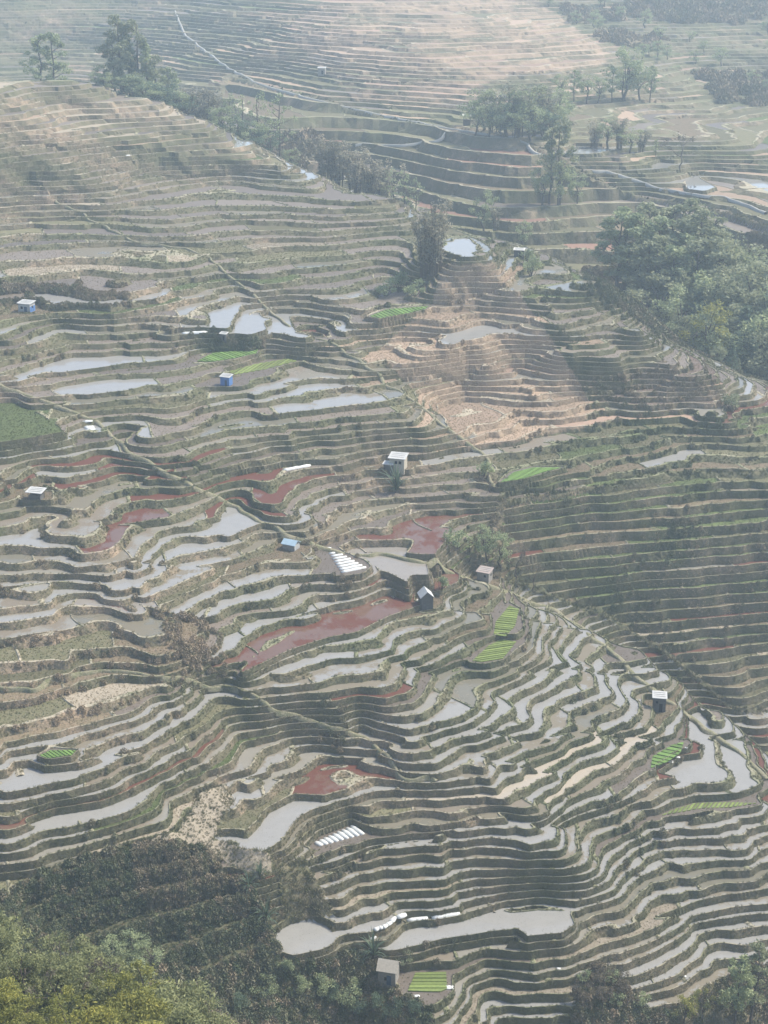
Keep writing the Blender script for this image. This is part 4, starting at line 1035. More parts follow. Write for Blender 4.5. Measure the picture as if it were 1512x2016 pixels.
# torn plastic sheets lying on the bunds
def sheet(u, v, w, lab):
    x, y, z, mp = at(u, v); rs = random.Random(int(u * 7 + v)); W = w * mp; m = MB(); n = 4
    for i in range(n + 1):
        for j in range(n + 1): m.V.append(((i / n - .5) * W * rs.uniform(.8, 1.2), (j / n - .5) * W * .6 * rs.uniform(.8, 1.2), .12 + rs.uniform(0, .22) * W * .4))
    for i in range(n):
        for j in range(n): m.F.append((i * (n + 1) + j, (i + 1) * (n + 1) + j, (i + 1) * (n + 1) + j + 1, i * (n + 1) + j + 1))
    o = m.build('plastic_sheet', M['plastic'], None, True); o.location = (x, y, z + CAMZ + .05); o.rotation_euler = (.25, 0, rs.uniform(-.6, .6))
    sm = o.modifiers.new('thick', 'SOLIDIFY'); sm.thickness = .03
    tag(o, lab, 'plastic sheet')
for u, v, w, lab in [(1320, 1508, 9, 'white plastic sheet hanging over the bund of the striped seed bed, left piece'), (1334, 1500, 8, 'white plastic sheet hanging over the bund of the striped seed bed, right piece'), (1285, 1478, 5, 'small white sheet at the top of the striped seed bed'),
                     (885, 1948, 14, 'white sheet on stones right of the lowest seed bed'), (820, 1962, 11, 'white sheet lying below the lowest seed bed'), (252, 305, 8, 'white scrap on the upper left terraces'), (955, 1148, 6, 'white sack in front of the flat-roofed stone hut'),
                     (692, 372, 7, 'white sheet on the crest below the bamboo'), (1350, 1480, 5, 'white scrap at the right end of the striped seed bed'), (823, 1183, 7, 'white sheet leaning at the dark gabled hut'), (1347, 1925, 8, 'white rounded rock or sack by the lowest right pond'), (1100, 1910, 7, 'white scrap at the end of a bottom terrace')]:
    sheet(u, v, w, lab)

# ------------------------------------------------------------------ trees
M['bark'] = simple('grey_bark', (.10, .085, .07), .95, .35, 3)
M['bark_dark'] = simple('dark_bark', (.055, .048, .042), .95, .35, 3)
def m_leaf(name, stops):
    b = NB(name); r = b.attr('rnd'); n = b.noise(.9, 3, .6)
    oi = b.n('ShaderNodeObjectInfo')
    f = b.math('ADD', b.math('MULTIPLY', r, .6), b.math('MULTIPLY', n, .25)); f = b.math('ADD', f, b.math('MULTIPLY', oi.outputs['Random'], .22), clamp=True)
    c = b.ramp(f, stops)
    b.set(c, .7, .25)
    tr = b.n('ShaderNodeBsdfTranslucent'); b.L(c, tr.inputs[0])
    mx = b.n('ShaderNodeMixShader'); mx.inputs[0].default_value = .38; b.L(b.p.outputs[0], mx.inputs[1]); b.L(tr.outputs[0], mx.inputs[2]); b.L(mx.outputs[0], b.out.inputs[0])
    return b.m
M['leaf'] = m_leaf('grey_green_leaves', [(.1, (0.158, 0.197, 0.117)), (.5, (0.296, 0.344, 0.186)), (.95, (0.490, 0.531, 0.275))])
M['leaf_light'] = m_leaf('fresh_green_leaves', [(.1, (0.146, 0.168, 0.101)), (.5, (0.263, 0.286, 0.168)), (.95, (0.414, 0.420, 0.235))])
M['leaf_muted'] = m_leaf('muted_olive_leaves', [(.1, (0.103, 0.115, 0.055)), (.5, (0.234, 0.253, 0.115)), (.95, (0.432, 0.432, 0.208))])
M['leaf_dark'] = m_leaf('dark_needles', [(.1, (0.070, 0.104, 0.074)), (.5, (0.113, 0.162, 0.104)), (.95, (0.199, 0.250, 0.150))])
M['leaf_yellow'] = m_leaf('yellow_olive_leaves', [(.1, (0.107, 0.126, 0.038)), (.5, (0.232, 0.241, 0.067)), (.85, (0.425, 0.396, 0.097)), (1, (0.811, 0.696, 0.116))])
M['bamboo'] = m_leaf('grey_bamboo_leaves', [(.1, (0.119, 0.131, 0.095)), (.5, (0.262, 0.251, 0.178)), (.95, (0.524, 0.452, 0.332))])
M['twig'] = m_leaf('bare_twigs', [(.1, (0.080, 0.072, 0.056)), (.5, (0.160, 0.136, 0.099)), (.95, (0.240, 0.216, 0.136))])

def quads(C, size, rg, stretch=1.0, droop=0.0):
    """random leaf quads at centres C"""
    n = len(C); a = rg.normal(size=(n, 3)); a[:, 2] = a[:, 2] * (1 - droop) - droop * 1.2
    a /= np.linalg.norm(a, axis=1)[:, None]
    b = rg.normal(size=(n, 3)); b -= (b * a).sum(1)[:, None] * a; b /= np.linalg.norm(b, axis=1)[:, None]
    s = size * rg.uniform(.55, 1.3, n)[:, None]
    a = a * s * stretch; b = b * s * .6
    V = np.stack([C - a * .5, C + b * .5, C + a * .6, C - b * .5], 1).reshape(-1, 3)
    return V, np.arange(4 * n).reshape(-1, 4), rg.rand(n)
def clumps(cent, rad, n, rg, flat=.8):
    i = rg.randint(0, len(cent), n); p = rg.normal(size=(n, 3)); p /= np.linalg.norm(p, axis=1)[:, None]
    p *= (rg.rand(n) ** .4)[:, None]; p[:, 2] *= flat
    return np.asarray(cent)[i] + p * np.asarray(rad)[i][:, None], i
def limb(mb, p0, p1, r0, r1, rg, n=4, wob=.04, sides=5):
    P = []; p0 = np.array(p0, float); p1 = np.array(p1, float); L = np.linalg.norm(p1 - p0)
    for i in range(n + 1):
        f = i / n; P.append(tuple(p0 + (p1 - p0) * f + (rg.normal(size=3) * wob * L if 0 < i < n else 0)))
    mb.tube(P, [r0 + (r1 - r0) * i / n for i in range(n + 1)], sides); return P
def tree_proto(kind, seed, nl=None, ls=None):
    """unit-height tree: trunk mesh, crown mesh"""
    rg = np.random.RandomState(seed); tb = MB(); cent = []; rad = []
    if kind == 'broad':
        top = limb(tb, (0, 0, -.06), (rg.uniform(-.04, .04), rg.uniform(-.04, .04), .62), .028, .010, rg, 5, .03, 6)
        for i in range(34 if nl and nl > 4000 else 20):
            an = rg.uniform(0, 6.28); zz = rg.uniform(.30, .93); rr2 = .30 * math.sin(math.pi * min(1, (zz - .12) / .95)) * rg.uniform(.45, 1.1)
            c = (rr2 * math.cos(an), rr2 * math.sin(an), zz); cent.append(c); rad.append(rg.uniform(.05, .10) if nl and nl > 4000 else rg.uniform(.07, .13))
            if i < 11: limb(tb, (0, 0, rg.uniform(.22, .5)), c, .011, .003, rg, 3, .06, 4)
        C, ci = clumps(cent, rad, nl or 1700, rg); V, F, rn = quads(C, ls or .035, rg)
    elif kind == 'tall':
        limb(tb, (0, 0, -.05), (rg.uniform(-.03, .03), rg.uniform(-.03, .03), .97), .018, .003, rg, 6, .008, 6)
        for i in range(26):
            zz = .28 + .70 * (i + rg.rand()) / 26; an = rg.uniform(0, 6.28); rr2 = (.02 + .15 * math.sin(math.pi * min(1, (1.04 - zz) / .85))) * rg.uniform(.4, 1.15)
            c = (rr2 * math.cos(an), rr2 * math.sin(an), zz + .02); cent.append(c); rad.append(rg.uniform(.035, .075))
            if i % 2 == 0: limb(tb, (0, 0, zz - .05), c, .006, .002, rg, 2, .05, 4)
        C, ci = clumps(cent, rad, nl or 2200, rg, .7); V, F, rn = quads(C, ls or .03, rg)
    elif kind == 'conifer':
        limb(tb, (0, 0, -.05), (0, 0, .98), .018, .003, rg, 6, .004, 6)
        for i in range(44):
            zz = .10 + .88 * i / 44; an = i * 2.4; rr2 = (.19 * (1.02 - zz)) * rg.uniform(.6, 1.1)
            cent.append((rr2 * math.cos(an), rr2 * math.sin(an), zz)); rad.append(.03 + .05 * (1 - zz))
            if i % 3 == 0: limb(tb, (0, 0, zz + .02), cent[-1], .004, .0015, rg, 2, .03, 4)
        C, ci = clumps(cent, rad, nl or 1500, rg, .6); V, F, rn = quads(C, ls or .026, rg, 1.5)
    elif kind == 'bamboo':
        for i in range(22):
            an = rg.uniform(0, 6.28); r0 = rg.uniform(0, .09); lean = rg.uniform(.02, .24); hh = rg.uniform(.72, 1.0)
            b0 = np.array((r0 * math.cos(an), r0 * math.sin(an), -.03)); P = []
            for k in range(6):
                f = k / 5; P.append((b0[0] + math.cos(an) * lean * f ** 2.2, b0[1] + math.sin(an) * lean * f ** 2.2, hh * (f - .10 * f ** 3 * (lean / .24))))
            tb.tube(P, [.0055 * (1 - .75 * k / 5) for k in range(6)], 4)
            for k in range(4):
                f = rg.uniform(.28, 1.0); j = min(4, int(f * 5)); t = f * 5 - j
                cent.append(tuple(np.array(P[j]) * (1 - t) + np.array(P[j + 1]) * t)); rad.append(rg.uniform(.035, .075))
        C, ci = clumps(cent, rad, nl or 2000, rg, 1.3); V, F, rn = quads(C, ls or .028, rg, 1.6, .45)
    elif kind == 'bare':
        def rec(p, dirv, L, r, dep):
            q = np.array(p) + dirv * L; limb(tb, p, q, r, r * .55, rg, 3, .05, 4)
            if dep == 0: cent.append(tuple(q)); rad.append(.10 if nl and nl > 2000 else .05); return
            for k in range(3 if dep > 1 else 3):
                nd = dirv + rg.normal(size=3) * .48; nd[2] = abs(nd[2]) * .8 + .12; nd /= np.linalg.norm(nd); rec(q, nd, L * rg.uniform(.55, .8), r * .55, dep - 1)
        rec((0, 0, -.04), np.array((.03, 0, 1.0)), .30, .02, 4 if nl and nl > 2000 else 3)
        C, ci = clumps(cent, rad, nl or 420, rg); V, F, rn = quads(C, ls or .020, rg, 1.8)
    elif kind == 'shrub':
        for i in range(9):
            an = rg.uniform(0, 6.28); rr2 = rg.uniform(.1, .5); c = (rr2 * math.cos(an), rr2 * math.sin(an), rg.uniform(.35, .8)); cent.append(c); rad.append(rg.uniform(.18, .3)); limb(tb, (0, 0, -.05), c, .02, .006, rg, 3, .06, 4)
        C, ci = clumps(cent, rad, nl or 700, rg); V, F, rn = quads(C, ls or .09, rg)
    elif kind == 'spiky':
        limb(tb, (0, 0, -.05), (0, 0, .35), .05, .03, rg, 3, .02, 6)
        VV = []; FF2 = []; 
        for i in range(46):
            an = rg.uniform(0, 6.28); el = rg.uniform(.8, 1.5); L = rg.uniform(.5, .95); ba = np.array((0, 0, rg.uniform(0, .35))); n0 = len(VV); side = np.array((-math.sin(an), math.cos(an), 0))
            for k in range(5):
                f = k / 4; e2_ = el - .9 * f * f * (1.5 - el); p = ba + L * f * np.array((math.cos(an) * math.cos(e2_), math.sin(an) * math.cos(e2_), math.sin(e2_))); w_ = .028 * (1 - f) ** .6 + .002
                VV += [p - side * w_, p + side * w_]
            for k in range(4): FF2.append((n0 + 2 * k, n0 + 2 * k + 1, n0 + 2 * k + 3, n0 + 2 * k + 2))
        V = np.array(VV); F = np.array(FF2); rn = rg.rand(len(F)); ci = None
    if ci is not None:      # some clumps are lighter foliage than others
        ct = rg.rand(len(cent)); rn = .55 * rn + .45 * ct[ci]
    return tb, V, F, rn
PROTO = {}
def proto(kind, seed, leafmat, bark, nl=None, ls=None):
    key = (kind, seed, leafmat.name, nl)
    if key not in PROTO:
        tb, V, F, rn = tree_proto(kind, seed, nl, ls)
        PROTO[key] = (tb.mesh('trunk', bark, True), mesh_np('crown', V, F, [leafmat], fattr={'rnd': rn}))
    return PROTO[key]
_trs = random.Random(3)
def tree(name, kind, leafmat, pos, H, label, group=None, cat='tree', wide=1.0, seeds=3, bark=None, nl=None, ls=None):
    tm, cm = proto(kind, _trs.randint(1, seeds), leafmat, bark or M['bark'], nl, ls)
    e = empty(name, pos, _trs.uniform(0, 6.28)); e.scale = (H * wide, H * wide, H)
    tag(e, label, cat, group)
    t = link('trunk', tm, e); c = link('crown', cm, e)
    if kind == 'bamboo': t.name = 'culms'; c.name = 'foliage'
    if kind == 'spiky': c.name = 'leaves'
    return e
def tree_px(name, kind, leafmat, u, v, hpx, label, group=None, lo=150, sink=.2, **kw):
    x, y, z, mp = at(u, v, lo); return tree(name, kind, leafmat, (x, y, z + CAMZ - sink), hpx * mp, label, group, **kw)
def tree_d(name, kind, leafmat, u, dd, vtop, label, group=None, hmin=4, hmax=22, **kw):
    """rooted at distance dd on the column of pixel u, crown reaching up to pixel row vtop"""
    z = -100.0
    for _ in range(4): x = (u - 756) / FPX * (dd * CP - z * SP); z = gz(x, dd)
    y_ = -(vtop - 1008) / FPX; zt = dd * (-SP + y_ * CP) / (CP + y_ * SP)
    H = min(hmax, max(hmin, zt - z)); return tree(name, kind, leafmat, (x, dd, z + CAMZ - .2), H, label, group, **kw)

LM = M['leaf_muted']; L, LL, LD, LY, LB, LT = M['leaf'], M['leaf_light'], M['leaf_dark'], M['leaf_yellow'], M['bamboo'], M['twig']
# trees on the upper-left crest
for u, vt, kind, m, lab in [(85, 66, 'tall', L, 'slim green tree far left behind the upper crest'), (112, 62, 'tall', L, 'second slim green tree from the left behind the upper crest'),
                            (228, 70, 'tall', LL, 'tall pale green tree at the left of the crest group'), (240, 32, 'tall', LL, 'tallest pale green tree of the crest group'), (258, 62, 'conifer', LD, 'dark pointed conifer in the middle of the crest group'),
                            (272, 40, 'tall', LL, 'tall light green tree right of the dark conifer'), (294, 78, 'conifer', L, 'narrow conifer at the right of the crest group'), (312, 110, 'tall', LL, 'shorter pale green tree right of the crest group'), (206, 120, 'broad', L, 'low bushy tree at the left foot of the crest group'), (335, 135, 'tall', L, 'short thin tree between crest group and dark bamboo')]:
    tree_d('crest_tree', kind, m, u, 655 if u > 150 else 690, vt, lab, hmax=40, wide=1.15)
for i, (u, vt) in enumerate([(188, 138), (205, 142), (222, 140), (243, 145), (262, 142), (283, 148), (303, 152), (322, 160), (342, 168), (360, 175), (440, 205), (470, 225), (500, 235), (530, 250), (575, 290)]):
    tree_d('crest_bush', 'broad', (L, LD)[i % 2], u, 640 - max(0, u - 330) * .12, vt, 'low leafy tree in the fringe along the upper crest, number %s from the left' % ('one', 'two', 'three', 'four', 'five', 'six', 'seven', 'eight', 'nine', 'ten', 'eleven', 'twelve', 'thirteen', 'fourteen', 'fifteen')[i], 'fringe along the upper crest', hmax=16, wide=1.6)
for u, vt, lab in [(378, 155, 'dark bamboo clump right of the crest trees'), (405, 160, 'dark bamboo clump in the middle right of the crest trees'), (428, 178, 'smaller bamboo clump above the green field crest')]:
    tree_d('bamboo_clump', 'bamboo', LB, u, 640, vt, lab, cat='bamboo', hmax=30, wide=1.1)
for u, vt, lab in [(455, 185, 'bare thin tree behind the crest, leftmost of four'), (482, 188, 'bare thin tree behind the crest, second of four'), (512, 180, 'bare thin tree behind the crest, third of four'), (552, 178, 'bare thin tree with dark trunk behind the crest, rightmost of four')]:
    tree_d('thin_tree', 'tall', L, u, 632, vt, lab, hmax=30, nl=520)
tree_d('thin_tree', 'bare', LT, 602, 610, 265, 'small bare tree left of the grey bamboo', hmax=20)
for u, vt, lab in [(640, 265, 'grey bamboo clump behind the white-roofed shed, left one'), (668, 262, 'grey bamboo clump behind the white-roofed shed, middle one'), (700, 272, 'grey bamboo clump right of the white-roofed shed'),
                   (728, 300, 'grey bamboo clump with arching stems on the crest, left one'), (758, 298, 'grey bamboo clump with arching stems on the crest, right one')]:
    tree_d('bamboo_clump', 'bamboo', LB, u, 575, vt, lab, cat='bamboo', hmax=26, wide=1.35)
for u, vt, lab in [(775, 330, 'thin bare tree right of the bamboo, left one'), (797, 335, 'thin bare tree right of the bamboo, middle one'), (818, 345, 'thin bare tree right of the bamboo, right one')]:
    tree_d('thin_tree', 'tall', L, u, 545, vt, lab, hmax=20, nl=420)
tree_px('bamboo_clump', 'bamboo', LB, 838, 545, 150, 'tall brownish bamboo clump beside the tan slope, left half', cat='bamboo', wide=.95)
tree_px('bamboo_clump', 'bamboo', LB, 858, 540, 158, 'tall brownish bamboo clump beside the tan slope, right half', cat='bamboo', wide=.95)
for u, v, h, lab in [(760, 580, 40, 'dark green bush at the foot of the tall bamboo, left one'), (785, 575, 46, 'dark green bush at the foot of the tall bamboo, middle one'), (815, 582, 40, 'dark green bush at the foot of the tall bamboo, right one'), (1442, 812, 44, 'round green bush at the right edge of the purple terraces'), (1045, 545, 42, 'dark bush on the slope right of the tan terraces'), (1035, 520, 34, 'small dark bush near the crest hut'), (868, 1160, 34, 'leafy bush behind the dark gabled hut'), (795, 1900, 30, 'fresh green bush right of the old stone hut')]:
    tree_px('bush', 'shrub', LL if u in (1442, 795) else L, u, v, h, lab, cat='bush')
# trees of the middle far slope
for u, v, h, kind, m, lab in [(952, 452, 85, 'broad', L, 'grey-green tree below the far terraces left of centre'), (975, 455, 60, 'bamboo', LB, 'small bamboo beside the grey-green tree'), (1030, 478, 55, 'broad', L, 'low tree behind the crest hut'),
                              (1100, 398, 165, 'tall', LL, 'tall slim pale tree rising over the far thicket'), (1082, 396, 150, 'tall', LL, 'second slim tree left of the tall pale one'), (1068, 398, 80, 'broad', L, 'dense dark tree at the left of the far thicket'), (1100, 402, 88, 'broad', L, 'dense dark tree in the middle of the far thicket'), (1135, 405, 70, 'broad', L, 'dense dark tree at the right of the far thicket'),
                              (1340, 335, 95, 'bare', LT, 'bare dark tree beside the far bright pond'), (1360, 395, 40, 'bare', LT, 'small bare tree at the end of the channel wall'), (1290, 310, 35, 'tall', L, 'little slim tree on the far pond bank')]:
    tree_px('slope_tree', kind, m, u, v, h, lab)
for i, (u, v, h) in enumerate([(950, 258, 85), (972, 262, 98), (998, 268, 105), (1022, 270, 102), (1048, 268, 106), (1072, 262, 98), (1092, 252, 86)]):
    tree_px('wood_tree', ('broad', 'bamboo')[i % 2], (L, LL, LB)[i % 3], u, v, h, 'tree in the compact far wood, %s from its left end' % ('first', 'second', 'third', 'fourth', 'fifth', 'sixth', 'seventh')[i], 'compact far wood', wide=1.45)
for i, (u, v, h) in enumerate([(940, 268, 60), (965, 272, 70), (990, 276, 72), (1015, 278, 75), (1040, 278, 78), (1065, 274, 70), (1085, 266, 66)]):
    tree_px('wood_tree', 'broad', (L, L, LD)[i % 3], u, v, h, 'front-row tree of the compact far wood, %s from its left end' % ('first', 'second', 'third', 'fourth', 'fifth', 'sixth', 'seventh')[i], 'front row of the compact far wood', wide=1.5)
for i, (u, v, h) in enumerate([(1170, 288, 55), (1195, 292, 62), (1218, 296, 66), (1240, 300, 55), (1262, 300, 48)]):
    tree_px('wood_tree', ('bamboo', 'broad')[i % 2], (LB, L)[i % 2], u, v, h, 'low tree above the far bright ponds, %s from the left' % ('first', 'second', 'third', 'fourth', 'fifth')[i], 'row above the far ponds', wide=1.5)
for i, (u, v, h) in enumerate([(1105, 195, 50), (1130, 200, 60), (1155, 202, 60), (1180, 202, 55), (1205, 200, 70), (1232, 198, 110), (1255, 198, 75), (1280, 200, 70), (1225, 196, 70)]):
    tree_px('hazy_tree', ('broad', 'tall', 'broad')[i % 3], L, u, v, h, 'tree in the hazy belt below the pink far terraces', 'hazy tree belt', wide=1.15)
for i in range(26):
    u = 1080 + _trs.random() * 450; v = 8 + _trs.random() * (60 + (u - 1080) * .3)
    if u < 1250 and v > 60: continue
    tree_px('hazy_tree', 'broad', L, u, v, _trs.uniform(24, 40), 'bushy tree on the hazy wooded slope at top right', 'hazy wooded slope', wide=1.4)
# the big wood on the right
rw = random.Random(8); n_ = 0
spots = []
for row, (dd, u0, u1, n, vt0, vt1) in enumerate([(500, 1205, 1420, 11, 440, 395), (488, 1235, 1480, 10, 470, 470), (474, 1290, 1530, 9, 540, 500), (462, 1300, 1560, 8, 575, 530), (450, 1320, 1570, 8, 615, 590), (440, 1370, 1590, 7, 670, 640), (430, 1400, 1600, 6, 720, 700)]):
    for i in range(n):
        f = (i + rw.uniform(.1, .9)) / n; u = u0 + (u1 - u0) * f; vt = vt0 + (vt1 - vt0) * f + rw.uniform(-14, 14)
        if row == 0: vt = 430 - 45 * math.sin(math.pi * min(1, f * 1.05)) + rw.uniform(-8, 10)
        kind = 'tall' if row < 2 and u < 1400 else ('broad' if rw.random() < .8 else 'conifer')
        m = LL if (rw.random() < .6) else (L if kind != 'conifer' else LD)
        lab = '%s %s tree %s of the big wood at right' % ('pale' if m is LL else 'grey-green', {'tall': 'slim', 'broad': 'round-crowned', 'conifer': 'pointed'}[kind],
               ('on the top edge', 'just below the top edge', 'in the upper half', 'in the middle', 'below the middle', 'in the lower part', 'on the bottom edge')[row]) + (', left side' if f < .34 else ', right side' if f > .67 else ', mid-width')
        tree_d('wood_tree', kind, m, u, dd + rw.uniform(-5, 5), vt, lab, 'big wood at right', hmin=6, hmax=30, wide=1.25 if kind == 'broad' else 1.5)
tree_d('wood_tree', 'conifer', LD, 1440, 425, 675, 'dark pointed conifer at the lower edge of the big wood', hmax=20, wide=1.3)
tree_d('wood_tree', 'broad', LY, 1388, 445, 585, 'yellow-green tree in the middle of the big wood', hmax=20, wide=1.2)
tree_d('wood_tree', 'broad', LY, 1420, 468, 482, 'yellow-topped tree at the upper edge of the big wood', hmax=22, wide=1.2)
# gully behind the ridge
for u, v, h, kind, m, lab in [(925, 1115, 75, 'bare', LT, 'bare tree left of the flat-roofed stone hut'), (955, 1105, 90, 'broad', L, 'grey-green tree behind the flat-roofed stone hut'), (985, 1120, 80, 'broad', L, 'dark leafy tree right behind the stone hut'), (1015, 1140, 95, 'bare', LT, 'leaning bare tree in the gully thicket, left one'), (1050, 1165, 75, 'bare', LT, 'leaning bare tree in the gully thicket, right one'), (900, 1085, 50, 'shrub', L, 'bush between the red paddy and the thicket'), (965, 1080, 70, 'bare', LT, 'upper bare tree of the gully thicket'), (965, 968, 70, 'bare', LT, 'bare tree at the left end of the seed bed'), (950, 940, 40, 'shrub', L, 'low bush left of the white-edged seed bed'), (780, 965, 62, 'spiky', LD, 'dark ragged palm-like plant below the farmhouse')]:
    tree_px('gully_tree' if kind != 'spiky' else 'spiky_plant', kind, m, u, v, h, lab, cat='tree' if kind in ('bare', 'broad') else ('bush' if kind == 'shrub' else 'plant'))
for u, v, h, lab in [(490, 1755, 40, 'dark spiky plant at the edge of the pale dry plot'), (525, 1815, 52, 'tall dark spiky plant left of the small round pond'), (735, 1895, 55, 'dark spiky plant left of the old stone hut'), (512, 1735, 35, 'small spiky plant on the pale dry plot')]:
    tree_px('spiky_plant', 'spiky', LD, u, v, h, lab, cat='plant', bark=M['bark_dark'])
# lower right corner
for u, v, h, kind, m, lab in [(1165, 1960, 90, 'bare', LT, 'dark bare bush on the mound at the bottom, left one'), (1200, 1985, 110, 'bare', LT, 'dark bare bush on the mound at the bottom, middle one'), (1235, 1990, 90, 'bare', LT, 'dark bare bush on the mound at the bottom, right one'), (1185, 2012, 90, 'bare', LT, 'bare tree at the bottom edge below the mound'),
                              (1380, 2025, 95, 'bare', LY, 'yellowish thin-leaved tree at the bottom right'), (1345, 2030, 75, 'broad', LY, 'low yellowish tree left of the thin trees at bottom right'), (1445, 2030, 165, 'tall', L, 'slim tree rising at the bottom right, left one'), (1478, 2030, 190, 'tall', LL, 'slim tree rising at the bottom right, tallest'), (1450, 1985, 60, 'shrub', L, 'bush on the bank at the bottom right')]:
    x, y, z, mp = at(u, min(v, 2016)); tree('bank_tree', kind, m, (x, y - max(0, v - 2016) * .05, z + CAMZ - .3), h * mp, lab, cat='bush' if kind == 'shrub' else 'tree', nl=900 if kind == 'bare' else None)
for i, (u, v) in enumerate([(1150, 1945), (1175, 1930), (1205, 1935), (1230, 1955), (1260, 1985), (1190, 1960), (1215, 1975), (1140, 1975)]):
    tree_px('bush', 'shrub', (L, LT)[i % 2], u, v, 34, 'low scrubby bush on the mound at the bottom', 'mound bushes', cat='bush')
# bushes among the dark scrub, lower left
for u, v, h, lab in [(225, 1905, 75, 'blue-green leafy tree in the dark scrub, left one'), (262, 1890, 85, 'blue-green leafy tree in the dark scrub, upper one'), (300, 1925, 80, 'blue-green leafy tree in the dark scrub, right one'), (275, 1950, 70, 'blue-green leafy tree in the dark scrub, lower one')]:
    tree_px('scrub_tree', 'broad', L, u, v, h, lab, lo=190, wide=1.3)
for u, v, h in [(640, 1960, 50), (680, 1975, 55), (655, 1990, 45), (600, 1960, 40), (560, 1930, 38), (700, 2000, 45), (520, 1960, 45), (740, 1985, 40), (770, 2000, 40), (820, 2005, 38), (470, 1990, 45)]:
    tree_px('bush', 'shrub', LD if u % 40 else L, u, v, h, 'rounded dark bush on the scrubby slope at the bottom left of centre', 'slope bushes', lo=185, cat='bush', nl=1400, ls=.06)
# foreground trees at the lower left, on the viewer's own hillside
fg = [(-35, 150, 1600, LM), (-10, 150, 1700, LM), (25, 152, 1775, LM), (80, 150, 1790, LM), (135, 148, 1808, LM), (185, 147, 1822, LM), (235, 145, 1850, LM), (285, 143, 1880, LY), (335, 141, 1905, LM), (385, 140, 1935, LM), (430, 138, 1965, LM), (480, 138, 1990, LY), (-20, 134, 1840, LM), (50, 133, 1862, LM), (110, 132, 1875, LM), (170, 130, 1895, LM), (225, 129, 1915, LY), (285, 127, 1945, LY), (340, 126, 1972, LM), (395, 124, 2000, LM), (10, 120, 1925, LY), (75, 119, 1940, LY), (140, 118, 1950, LY), (205, 117, 1972, LY), (265, 116, 2000, LY), (-30, 112, 1985, LY), (40, 111, 2000, LY), (110, 110, 2010, LY)]
for i, (u, dd, vt, m) in enumerate(fg):
    lab = 'green leafy tree at the rear of the lower-left foreground wood' if m is LM else 'yellow-leaved tree at the front of the lower-left foreground wood'
    row = 'rear' if dd >= 137 else 'middle' if dd >= 123 else 'front'
    k = sum(1 for q in fg if (q[1] >= 137, q[1] >= 123) == (dd >= 137, dd >= 123) and q[0] < u)
    lab = '%s tree, %s from the left in the %s row of the foreground wood' % ('olive-green leafy' if m is LM else 'yellow-leaved', ORD[k], row)
    loose = i % 3 != 1
    tree_d('foreground_tree', 'bare' if loose else 'broad', m, u, dd, vt - (6 if loose else 0), lab, 'green foreground trees' if m is LM else 'yellow foreground trees', hmin=5, hmax=11, wide=1.15, nl=4200, ls=.024, seeds=5)
x_, y_ = plan(152, 1925, -104)[:2]
tree_d('foreground_tree', 'bare', LT, 152, 131, 1835, 'bare dark-stemmed tree standing up in the foreground wood', hmin=6, hmax=12)

# ------------------------------------------------------------------ grass and scrub (nobody could count it)
def scatter(name, pts, sc, veg, label, builder):
    me = bpy.data.meshes.new(name); me.vertices.add(len(pts)); me.vertices.foreach_set('co', np.asarray(pts, np.float32).ravel())
    for a, val in (('sc', sc), ('veg', veg)):
        t = me.attributes.new(a, 'FLOAT', 'POINT'); t.data.foreach_set('value', np.asarray(val, np.float32))
    o = tag(link(name, me), label, kind='stuff')
    g = bpy.data.node_groups.new(name, 'GeometryNodeTree'); g.is_modifier = True
    g.interface.new_socket('Geometry', in_out='INPUT', socket_type='NodeSocketGeometry'); g.interface.new_socket('Geometry', in_out='OUTPUT', socket_type='NodeSocketGeometry')
    N = g.nodes; gi = N.new('NodeGroupInput'); go = N.new('NodeGroupOutput')
    base = builder(g)
    rv = N.new('FunctionNodeRandomValue'); rv.data_type = 'FLOAT_VECTOR'; rv.inputs[0].default_value = (-.25, -.25, 0); rv.inputs[1].default_value = (.25, .25, 6.28)
    na = N.new('GeometryNodeInputNamedAttribute'); na.data_type = 'FLOAT'; na.inputs[0].default_value = 'sc'
    ip = N.new('GeometryNodeInstanceOnPoints')
    g.links.new(gi.outputs[0], ip.inputs['Points']); g.links.new(base, ip.inputs['Instance']); g.links.new(rv.outputs[0], ip.inputs['Rotation'])
    g.links.new(na.outputs[0], ip.inputs['Scale']); g.links.new(ip.outputs[0], go.inputs[0])
    md = o.modifiers.new('scatter', 'NODES'); md.node_group = g
    return o
def m_inst(name, stops):
    b = NB(name); v = b.attr('veg', 'INSTANCER'); oi = b.n('ShaderNodeObjectInfo'); n = b.noise(.5, 3)
    f = b.math('ADD', v, b.math('MULTIPLY', b.math('SUBTRACT', oi.outputs['Random'], .5), .45)); f = b.math('ADD', f, b.math('MULTIPLY', b.math('SUBTRACT', n, .5), .5), clamp=True)
    return b.set(b.ramp(f, stops), .85, .15)
M['tuft'] = m_inst('grass_tufts', [(0, (0.410, 0.335, 0.227)), (.3, (0.254, 0.221, 0.135)), (.6, (0.146, 0.148, 0.073)), (1, (0.071, 0.091, 0.039))])
M['scrub'] = m_inst('scrub_leaves', [(0, (0.364, 0.286, 0.195)), (.35, (0.247, 0.208, 0.137)), (.65, (0.163, 0.169, 0.098)), (1, (0.098, 0.124, 0.065))])
